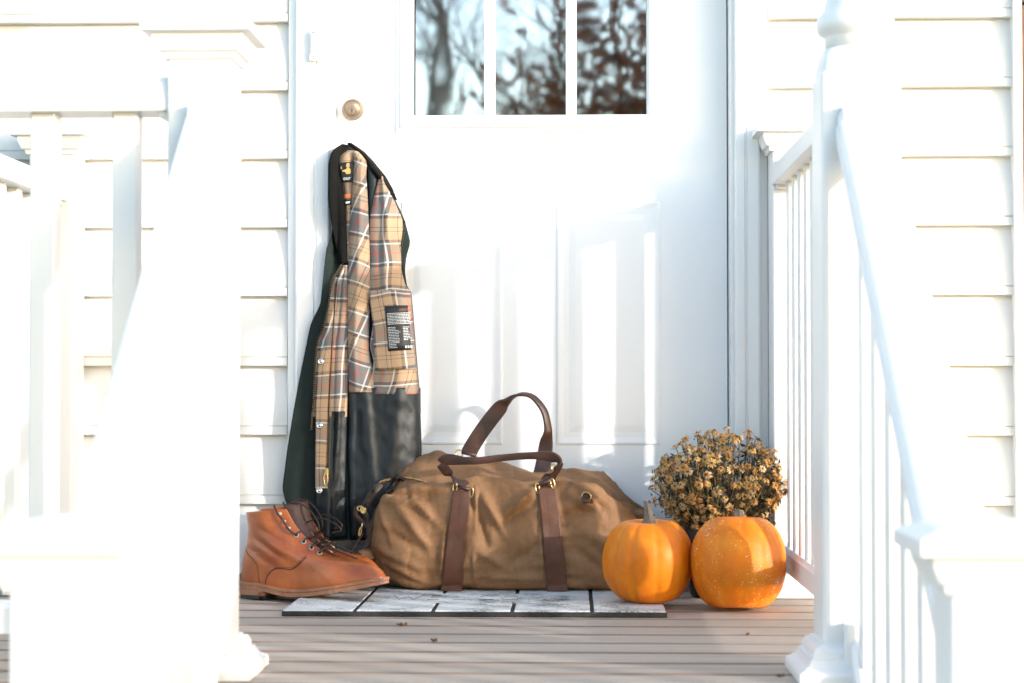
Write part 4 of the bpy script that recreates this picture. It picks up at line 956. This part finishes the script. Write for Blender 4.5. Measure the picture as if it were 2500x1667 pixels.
def build_boot():
    bt = thing('boot', (0, 0, 0), 'x', 'boot')
    nu, nth = 70, 72; V = []
    for i in range(nu):
        u = i / (nu - 1); dl = slit(u)
        for k in range(nth):
            th = math.pi + dl + (2 * math.pi - 2 * dl) * k / (nth - 1); V.append(bsurf(u, th))
    bm = bmesh.new(); vs = [bm.verts.new(v) for v in V]
    for f in gridF(nu, nth): bm.faces.new([vs[i] for i in f])
    bmesh.ops.remove_doubles(bm, verts=bm.verts, dist=1e-5); bmesh.ops.recalc_face_normals(bm, faces=bm.faces)
    bm.verts.index_update(); VV = [v.co.copy() for v in bm.verts]; FF = [[v.index for v in f.verts] for f in bm.faces]; bm.free()
    sd_ = sum(1 if (VV[f[1]] - VV[f[0]]).cross(VV[f[2]] - VV[f[1]]).y * VV[f[0]].y > 0 else -1 for f in FF)
    if sd_ < 0: FF = [f[::-1] for f in FF]
    up = mk('upper', VV, FF, M['tan'], bt, True, local=True); solid(up, 0.0026, -1)
    ub = BVHTree.FromPolygons(VV, FF)
    # tongue, tan leather coloured dark brown to stand for shade in the lacing
    V = []; nr = 30
    for i in range(nr):
        u = 0.47 + 0.53 * i / (nr - 1); ext = max(0, (i - (nr - 4)) / 3) * 0.010
        for k in range(13):
            th = math.pi + (k / 12 - 0.5) * 1.9; p_ = bsurf(u, th, 0.006); V.append(p_ + Vector((0.002 * (i / nr), 0, ext)))
    tg = mk('tongue', V, gridF(nr, 13), M['brownleather'], bt, True, local=True); solid(tg, 0.002, 0)
    # outsole, heel, welt
    def outline(grow, n=64):
        out = []
        for k in range(n):
            p_ = bsurf(0.0, 2 * math.pi * k / n); c_ = Vector((.17, 0, 0)); d = Vector((p_.x - .17, p_.y * 2.2, 0)).normalized(); out.append(Vector((p_.x + d.x * grow, p_.y + math.copysign(min(abs(d.y), 1) * grow, p_.y), 0)))
        return out
    def sole_layer(name, grow, ztop, zbot, mat, xmax=None, xmin=None, parent=bt):
        O = outline(grow); V = []; n = len(O)
        if xmax is not None: O = [Vector((min(p_.x, xmax), p_.y, 0)) for p_ in O]
        for p_ in O: V.append((p_.x, p_.y, zbot(p_.x)))
        for p_ in O: V.append((p_.x, p_.y, zbot(p_.x) * .15 + ztop(p_.x) * .85))
        for p_ in O: V.append((p_.x * .995 + .0008, p_.y * .97, ztop(p_.x)))
        F = [[i, (i + 1) % n, n + (i + 1) % n, n + i] for i in range(n)] + [[n + i, n + (i + 1) % n, 2 * n + (i + 1) % n, 2 * n + i] for i in range(n)]
        h = n // 2
        def cap(o_, rev):
            fs = []
            for i in range(h): 
                a, b_, c_, d = i, i + 1, (n - i - 1) % n, (n - i) % n
                f = [a, b_, c_, d] if i > 0 else [0, 1, n - 1]
                if i == h - 1: f = [a, h, d]
                fs.append([x + o_ for x in (f[::-1] if rev else f)])
            return fs
        F += cap(0, True) + cap(2 * n, False)
        o = recalc(mk(name, V, F, mat, parent, False, local=True)); return o
    sole_layer('welt', 0.0065, lambda x: welt_z(x) + .0005, lambda x: welt_z(x) - .0055, M['welt'])
    sole_layer('outsole', 0.0055, lambda x: welt_z(x) - .0057, lambda x: sole_z(x), M['welt'])
    sole_layer('heel', 0.0050, lambda x: sole_z(min(x, .07)) - .0002, lambda x: 0.0082, M['welt'], xmax=.074)
    sole_layer('heel_rubber', 0.0052, lambda x: 0.0080, lambda x: 0.0006, M['black'], xmax=.075)
    # seams, projected on both sides
    def seam(pts, r=0.0007, mat=M['stitch'], both=True, name='seam'):
        for sd in ((-1, 1) if both else (-1,)):
            C = []
            for c_ in catmull(pts, 8):
                h = ub.ray_cast(Vector((c_[0], sd * 0.2, c_[1])), Vector((0, -sd, 0)))
                if h[0] is not None: C.append(h[0] + Vector((0, sd * 0.0002, 0)))
            if len(C) > 2: V, F = tubeg(C, r, 5); mk(name, V, F, mat, up, True, local=True)
    seam([(.178, .090), (.164, .077), (.150, .067), (.138, .064), (.119, .066), (.102, .065), (.088, .055), (.080, .043), (.077, .031)], 0.0010)
    seam([(.176, .094), (.163, .081), (.150, .0705), (.138, .0675), (.119, .069), (.102, .068)], 0.0004)
    seam([(.018, .110), (.036, .094), (.050, .083), (.058, .072), (.061, .055), (.062, .036)], 0.0007)
    # eyelets and hooks
    EY = {}
    for sd in (-1, 1):
        L_ = []
        for i, u in enumerate((.565, .635, .705, .775, .845, .905, .96)):
            dl = slit(u) + 0.30 + (0.04 if i > 3 else 0); th = math.pi + sd * dl
            p_ = bsurf(u, th); q_ = bsurf(u, th + .02) - p_; r_ = bsurf(u + .01, th) - p_; nn = q_.cross(r_).normalized()
            if nn.y * p_.y < 0: nn = -nn
            if i < 4:
                e1 = nn.orthogonal().normalized(); e2 = nn.cross(e1); pts = [p_ + nn * .0008 + (e1 * math.cos(a) + e2 * math.sin(a)) * .0043 for a in [k * math.pi / 7 for k in range(14)]]
                V, F = tubeg(pts, .0012, 6, closed=True); mk('eyelet', V, F, M['eyelet'], up, True, local=True)
                V = [p_ + nn * .0006 + (e1 * math.cos(k * .6283) + e2 * math.sin(k * .6283)) * .0032 for k in range(10)]; mk('eyelet_hole', V, [list(range(10))], M['black'], up, False, local=True)
            else:
                bm = bmesh.new(); bmesh.ops.create_icosphere(bm, subdivisions=2, radius=.0042); qn = nn.to_track_quat('Z', 'Y').to_matrix()
                for v in bm.verts: v.co = qn @ Vector((v.co.x * 1.1, v.co.y * .9, v.co.z * .7 + .002)) + p_
                mk_bm('lace_hook', bm, M['eyelet'], up, True, local=True)
            L_.append(p_ + nn * .003)
        EY[sd] = L_
    # laces
    def lace(pts, r=.0021, name='lace'):
        V, F = tubeg([Vector(c_) for c_ in catmull(pts, 8)], r, 6); mk(name, V, F, M['lace'], bt, True, local=True)
    nr_, fr_ = EY[-1 if bsurf(.6, math.pi - .3).y < 0 else 1], EY[1 if bsurf(.6, math.pi - .3).y < 0 else -1]
    for i in range(4):
        mid = (nr_[i] + fr_[i]) / 2 + Vector((.006, 0, .008)); lace([nr_[i] - Vector((0, 0, .001)), nr_[i] + Vector((.003, .001, .004)), mid, fr_[i] + Vector((.003, 0, .004)), fr_[i]])
    for i in range(3):
        mid = (nr_[i] + fr_[i + 1]) / 2 + Vector((.004, 0, .004)); lace([nr_[i], mid, fr_[i + 1]])
    up_ = Vector((0, -.004, 0))
    lace([nr_[3], nr_[4] + Vector((.004, -.004, -.004)), nr_[5] + Vector((.003, -.005, 0)), nr_[6] + Vector((-.002, -.005, .002)), nr_[6] + Vector((-.012, .0, .018))])
    lace([fr_[3], fr_[4] + Vector((.006, -.004, 0)), fr_[5] + Vector((.004, -.004, 0)), fr_[6] + Vector((0, -.003, .004))])
    lace([(.115, -.012, .200), (.145, -.012, .203), (.172, -.014, .190), (.192, -.016, .165), (.196, -.016, .145), (.182, -.012, .130), (.158, -.010, .128), (.142, -.006, .128)], .0017, 'lace_loop')
    lace([(.150, .012, .160), (.178, .016, .168), (.205, .018, .160), (.222, .020, .148), (.224, .020, .141), (.214, .020, .139), (.205, .018, .136)], .0017, 'lace_loop')
    lace([(.150, -.004, .118), (.170, -.006, .118), (.195, -.004, .110), (.220, .006, .100), (.245, .015, .088), (.262, .020, .080)], .0018, 'lace_end')
    return bt
def copy_tree(o, parent=None):
    c_ = o.copy(); COL.objects.link(c_)
    if parent is not None: c_.parent = parent
    for ch in list(o.children): copy_tree(ch, c_)
    return c_
b1 = build_boot()
b2 = copy_tree(b1)
b1['label'] = 'tan leather lace-up boot in front of its mate, toe against the bag'
b2['label'] = 'tan leather lace-up boot standing behind its mate, beside the jacket hem'
b1['group'] = b2['group'] = 'pair of tan leather boots'
hx = ax(584, -0.20)
b1.location = (hx + 0.006, -0.190, 0.0002); b1.rotation_euler = (0, R(-2.6), R(-26)); b1.scale = (1.13, 1.0, 1.02)
b2.location = (hx + 0.018, -0.066, 0.0002); b2.rotation_euler = (0, R(-2.6), R(-26)); b2.scale = (1.0, 1.0, 1.02)

# ------------------------------------------------------------------ pumpkins
def pumpkin(loc, Rr, H, ribs, seed, mat, label, tilt=(0, 0, 0), depth=0.05, stem=None):
    pk = thing('pumpkin', loc, label, 'pumpkin', None); nu, nth = 64, 168; V = []; rg_ = random.Random(seed)
    ph = [2 * math.pi * (k + rg_.uniform(-.16, .16)) / ribs for k in range(ribs)]; ph.sort()
    am = [rg_.uniform(.6, 1.25) for _ in ribs * [0]] if False else [rg_.uniform(.5, 1.25) for _ in range(ribs)]
    for i in range(nu + 1):
        a = math.pi * i / nu; sa, ca = math.sin(a), math.cos(a)
        for k in range(nth):
            th = 2 * math.pi * k / nth; g = 0
            for p_, m_ in zip(ph, am):
                d = (th - p_ + math.pi) % (2 * math.pi) - math.pi; g += m_ * math.exp(-(d / 0.085) ** 2)
            rr = Rr * (sa ** 0.80) * (1 - depth * g * (0.55 + 0.6 * abs(ca))) * (1 + .025 * noise.noise(Vector((math.cos(th) * 1.5, math.sin(th) * 1.5, ca * 1.5 + seed))))
            zc = H / 2 * math.copysign(abs(ca) ** 0.92, ca); dim = math.exp(-(sa / .30) ** 2); zc -= math.copysign(dim * H * .085, ca)
            V.append((rr * math.cos(th), rr * math.sin(th), zc))
    F = gridF(nu + 1, nth, wrap=True)
    zmin = min(v[2] for v in V); rot = Matrix.Rotation(tilt[0], 3, 'X') @ Matrix.Rotation(tilt[1], 3, 'Y')
    V = [rot @ Vector(v) for v in V]; zm = min(v.z for v in V); V = [v - Vector((0, 0, zm)) for v in V]
    o = recalc(mk('skin', V, F, mat, pk, True, local=True))
    top = rot @ Vector((0, 0, H * .38)) - Vector((0, 0, zm))
    pts = [top + Vector(s) for s in stem[0]]; C = catmull([list(p_) + [r_] for p_, r_ in zip(pts, stem[1])], 8); SV = []; n = 20
    for i, c_ in enumerate(C):
        q = i / (len(C) - 1)
        for k in range(n):
            th = 2 * math.pi * k / n; r_ = c_[3] * (1 + .16 * math.cos(5 * th + q * 1.5) + .05 * noise.noise(Vector((th * 3, q * 9, seed))))
            SV.append((c_[0] + r_ * math.cos(th), c_[1] + r_ * math.sin(th), c_[2]))
    SF = gridF(len(C), n, wrap=True) + [[(len(C) - 1) * n + k for k in range(n)]]
    mk('stem', SV, SF, M['pstem'], pk, True, local=True)
    return pk
yp1 = CAMY + 4.0
pumpkin((ax(1582, yp1), yp1, MZ + 0.0008), 0.0965, 0.186, 13, 1, M['pumpkin'], 'orange pumpkin with a tall grey stem resting on the doormat', (R(3), 0, 0), 0.04,
        ([(0, 0, -.012), (0, 0, .004), (.001, 0, .018), (.0, 0, .034), (-.003, 0, .048), (-.005, .001, .056)], [.021, .0175, .011, .0075, .0062, .0045]))
yp2 = CAMY + 3.955
pumpkin((ax(1801, yp2), yp2, 0.0008), 0.1, 0.209, 12, 2, M['pumpkin2'], 'larger speckled orange pumpkin standing on the deck boards', (R(-7), R(1), 0), 0.042,
        ([(0, .002, -.012), (0, .004, .0), (.001, .006, .010), (.002, .009, .022), (.001, .012, .030)], [.021, .017, .012, .010, .008]))

# ------------------------------------------------------------------ potted chrysanthemum
yq = -0.125; xq = ax(1757, yq)
pm_ = thing('potted_plant', (xq, yq, 0), 'dried gold chrysanthemum in a black pot behind the pumpkins', 'plant')
V, F = latheg([(.062, .001), (.066, .004), (.082, .128), (.084, .130), (.088, .131), (.0885, .152), (.086, .154), (.083, .153), (.081, .135), (.0, .133)], 40, (xq, yq, 0)); mk('pot', V, F, M['pot'], pm_, False)
V, F = latheg([(.080, .1352), (.06, .139), (.0, .142)], 24, (xq, yq, 0)); mk('soil', V, F, M['bark'], pm_, True)
def flower_mesh(seed, droop):
    rg_ = random.Random(seed); mbf = MB(); n = rg_.randint(12, 16)
    for k in range(n):
        a = 2 * math.pi * k / n + rg_.uniform(-.2, .2); L_ = .0125 * rg_.uniform(.75, 1.15); wd = .0016 * rg_.uniform(.8, 1.3); d = droop + rg_.uniform(-.35, .35)
        ca, sa = math.cos(a), math.sin(a); V = []
        for q in (0.0, .45, .8, 1.0):
            r_ = .0025 + L_ * math.sin(min(q, 1) * 1.2) / .93 * (1 - .25 * max(d, 0) * q); z = -d * L_ * q * q * 1.1 + .001; hw = wd * (.55 + .8 * math.sin(q * 2.6))
            if q == 1.0: hw = wd * .35
            V += [(ca * r_ - sa * hw, sa * r_ + ca * hw, z + .0006), (ca * r_, sa * r_, z - .0004), (ca * r_ + sa * hw, sa * r_ - ca * hw, z + .0006)]
        F = []
        for i in range(3): F += [[i * 3, i * 3 + 1, i * 3 + 4, i * 3 + 3], [i * 3 + 1, i * 3 + 2, i * 3 + 5, i * 3 + 4]]
        mbf.add(V, F)
    nd = len(mbf.F)
    V, F = latheg([(.0034, -.003), (.0042, .0), (.0038, .002), (.002, .0034), (0, .0036)], 10); mbf.add(V, F)
    me = bpy.data.meshes.new('flower'); me.from_pydata([tuple(v) for v in mbf.V], [], mbf.F); me.materials.append(M['petal']); me.materials.append(M['disc'])
    for i, p_ in enumerate(me.polygons): p_.material_index = 0 if i < nd else 1
    me.update(); return me
FM = [flower_mesh(s, d) for s, d in ((1, .1), (2, .35), (3, .7), (4, 1.0), (5, .2), (6, .5), (7, 1.3))]
rgf = random.Random(11); heads = []; tries = 0
cz = .243
while len(heads) < 298 and tries < 20000:
    tries += 1
    v = Vector((rgf.gauss(0, 1), rgf.gauss(0, 1), rgf.gauss(0, 1))).normalized()
    if v.z < -.78 or (v.y > .22 and rgf.random() < .9): continue
    rad = (rgf.uniform(.86, 1.03) if rgf.random() < .9 else rgf.uniform(1.03, 1.12)) if rgf.random() < .75 else rgf.uniform(.6, .88)
    lump = 1 + .05 * noise.noise(v * 2.2 + Vector((3, 1, 0)))
    p = Vector((v.x * .150 * lump, v.y * .115 * lump, v.z * (.125 if v.z > 0 else .100) * lump)) * rad
    if v.z < 0: p.x *= 1 - .12 * (-v.z); 
    if any((p - q).length < .0108 for q, _ in heads): continue
    heads.append((p, v))
mst = MB()
for p, v in heads:
    o = bpy.data.objects.new('flower', rgf.choice(FM)); o.parent = pm_
    o.location = (p.x, p.y, cz + p.z)
    f = (v * .8 + Vector((rgf.uniform(-.5, .5), rgf.uniform(-.6, .2), rgf.uniform(-.1, .7)))).normalized()
    o.rotation_euler = (f.to_track_quat('Z', 'Y').to_matrix() @ Matrix.Rotation(rgf.uniform(0, 6.28), 3, 'Z')).to_euler()
    s = rgf.uniform(.52, .88); o.scale = (s, s, s); COL.objects.link(o)
    w0 = Vector((xq, yq, cz)) + p; root = Vector((xq + p.x * .22, yq + p.y * .22, .138)); m1 = root.lerp(w0, .45) + Vector((p.x * .12, p.y * .12, .008)) + Vector((rgf.uniform(-.01, .01),) * 3)
    pre = w0 - f * .012
    mst.add(*tubeg([Vector(c_) for c_ in catmull([root, m1, pre, w0 - f * .002], 4)], .0011, 4, caps=False))
o = mst.build('stems', M['stemgreen'], pm_, True); o['kind'] = 'stuff'
ml = MB()
for i in range(3400):
    p, v = heads[rgf.randrange(len(heads))]; q = rgf.uniform(.25, .97) ** .7
    c_ = Vector((xq + p.x * q, yq + p.y * q, .15 + (cz + p.z - .15) * q)) + Vector((rgf.uniform(-.014, .014), rgf.uniform(-.014, .014), rgf.uniform(-.012, .012)))
    d = Vector((rgf.gauss(0, 1), rgf.gauss(0, 1), rgf.gauss(-.2, 1))).normalized(); s = d.orthogonal().normalized(); s = (Matrix.Rotation(rgf.uniform(0, 6.28), 3, d) @ s); L_ = rgf.uniform(.008, .018); w_ = L_ * rgf.uniform(.14, .26); nn = d.cross(s)
    ml.add([c_, c_ + d * L_ * .45 + s * w_ + nn * .001, c_ + d * L_ - nn * .003, c_ + d * L_ * .45 - s * w_ + nn * .001], [[0, 1, 2], [0, 2, 3]])
o = ml.build('foliage', M['leafgreen'], pm_, False); o['kind'] = 'stuff'

# ------------------------------------------------------------------ fallen leaves
def leaf(px, py, L_, rz, label, bend=.3):
    zt = 0.0015; Z = FPX * (CAMZ - zt) / (py - 950); Y = CAMY + Z; x = ax(px, Y); V = []; n = 9
    for i in range(n):
        q = i / (n - 1); hw = .28 * L_ * math.sin(math.pi * min(1, q * .95 + .03)) ** .8
        for s in (-1, -.5, 0, .5, 1): V.append(((q - .5) * L_, s * hw, .001 + L_ * bend * (abs(s) ** 1.6) * .35 + L_ * bend * .5 * (q - .5) ** 2 + .0015 * math.sin(q * 11 + s * 3)))
    o = mk('fallen_leaf', V, gridF(n, 5), M['fallen'], None, True); solid(o, .0005, 0); o.location = (x, Y, 0.0006); o.rotation_euler = (0, 0, rz)
    return tag(o, label, 'leaf', 'dry leaves lying on the porch floor')
leaf(982, 1524, .020, .2, 'small curled brown leaf on the boards in front of the doormat', .5)
leaf(1060, 1563, .015, -.6, 'tiny upright brown leaf on the boards, farther from the doormat', .8)
leaf(818, 1497, .034, 0.05, 'pale dry leaf lying against the front edge of the doormat', .25)
leaf(1901, 1642, .014, .4, 'crumb of red-brown leaf beside the column base', .4)
leaf(1824, 1542, .012, 1.2, 'sliver of dry leaf on the boards before the speckled pumpkin', .4)

# ------------------------------------------------------------------ trees across the street (mirrored in the door glass)
def tree(loc, H, seed, mat_leaf=None, label='', lean=0.0, spread=.55):
    rg_ = random.Random(seed); tr_ = thing('bare_tree', loc, label, 'tree', 'trees facing the porch across the lawn'); trunk = MB(); crown = MB(); tips = []
    def grow(p, d, L_, r_, depth, mb_):
        pts = [p]; dd = d.copy(); n = 5
        for i in range(n): dd = (dd + Vector((rg_.uniform(-.22, .22), rg_.uniform(-.22, .22), rg_.uniform(-.06, .14)))).normalized(); pts.append(pts[-1] + dd * L_ / n)
        mb_.add(*tubeg(pts, [r_ * (1 - .5 * i / n) for i in range(n + 1)], 7 if depth < 2 else 4, caps=depth < 1))
        if depth >= 4: tips.append(pts[-1]); return
        for k in range(rg_.randint(3, 4) if depth < 3 else rg_.randint(2, 4)):
            q = rg_.choice(pts[2:]) if depth > 0 else rg_.choice(pts[2:]); a = rg_.uniform(0, 6.28); e = rg_.uniform(.45, 1.1) * spread * 1.7
            s = dd.orthogonal().normalized(); s = Matrix.Rotation(a, 3, dd) @ s; grow(q, (dd * math.cos(e) + s * math.sin(e)).normalized(), L_ * rg_.uniform(.55, .8), r_ * .5, depth + 1, crown)
        grow(pts[-1], dd, L_ * .72, r_ * .5, depth + 1, crown)
    grow(Vector(loc), Vector((lean, 0, 1)).normalized(), H * .34, H * .021, 0, trunk)
    trunk.build('trunk', M['bark'], tr_, True); cr = crown.build('crown', M['bark'], tr_, True); cr['kind'] = 'stuff'
    if mat_leaf:
        lf = MB()
        for t_ in tips:
            for _ in range(26):
                c_ = t_ + Vector((rg_.gauss(0, .4), rg_.gauss(0, .4), rg_.gauss(0, .4))); d = Vector((rg_.gauss(0, 1), rg_.gauss(0, 1), rg_.gauss(0, 1))).normalized() * .10; s = d.orthogonal().normalized() * .05
                lf.add([c_ - d, c_ + s, c_ + d, c_ - s], [[0, 1, 2, 3]])
        o = lf.build('leaves', mat_leaf, tr_); o['kind'] = 'stuff'
    return tr_
TL = 'bare tree with spreading limbs mirrored in the door glass'
for (x, y, h_, s_) in ((-5.2, -21, 10, 1), (-3.4, -33, 13, 2), (-0.2, -40, 13, 3), (-8.5, -34, 13, 5), (4.2, -33, 13, 7)):
    tree((x, y, -0.8), h_, s_, None, TL)
tree((2.5, -17, -0.8), 8.5, 9, M['rustleaf'], 'tree holding rust-coloured leaves mirrored in the right door pane')
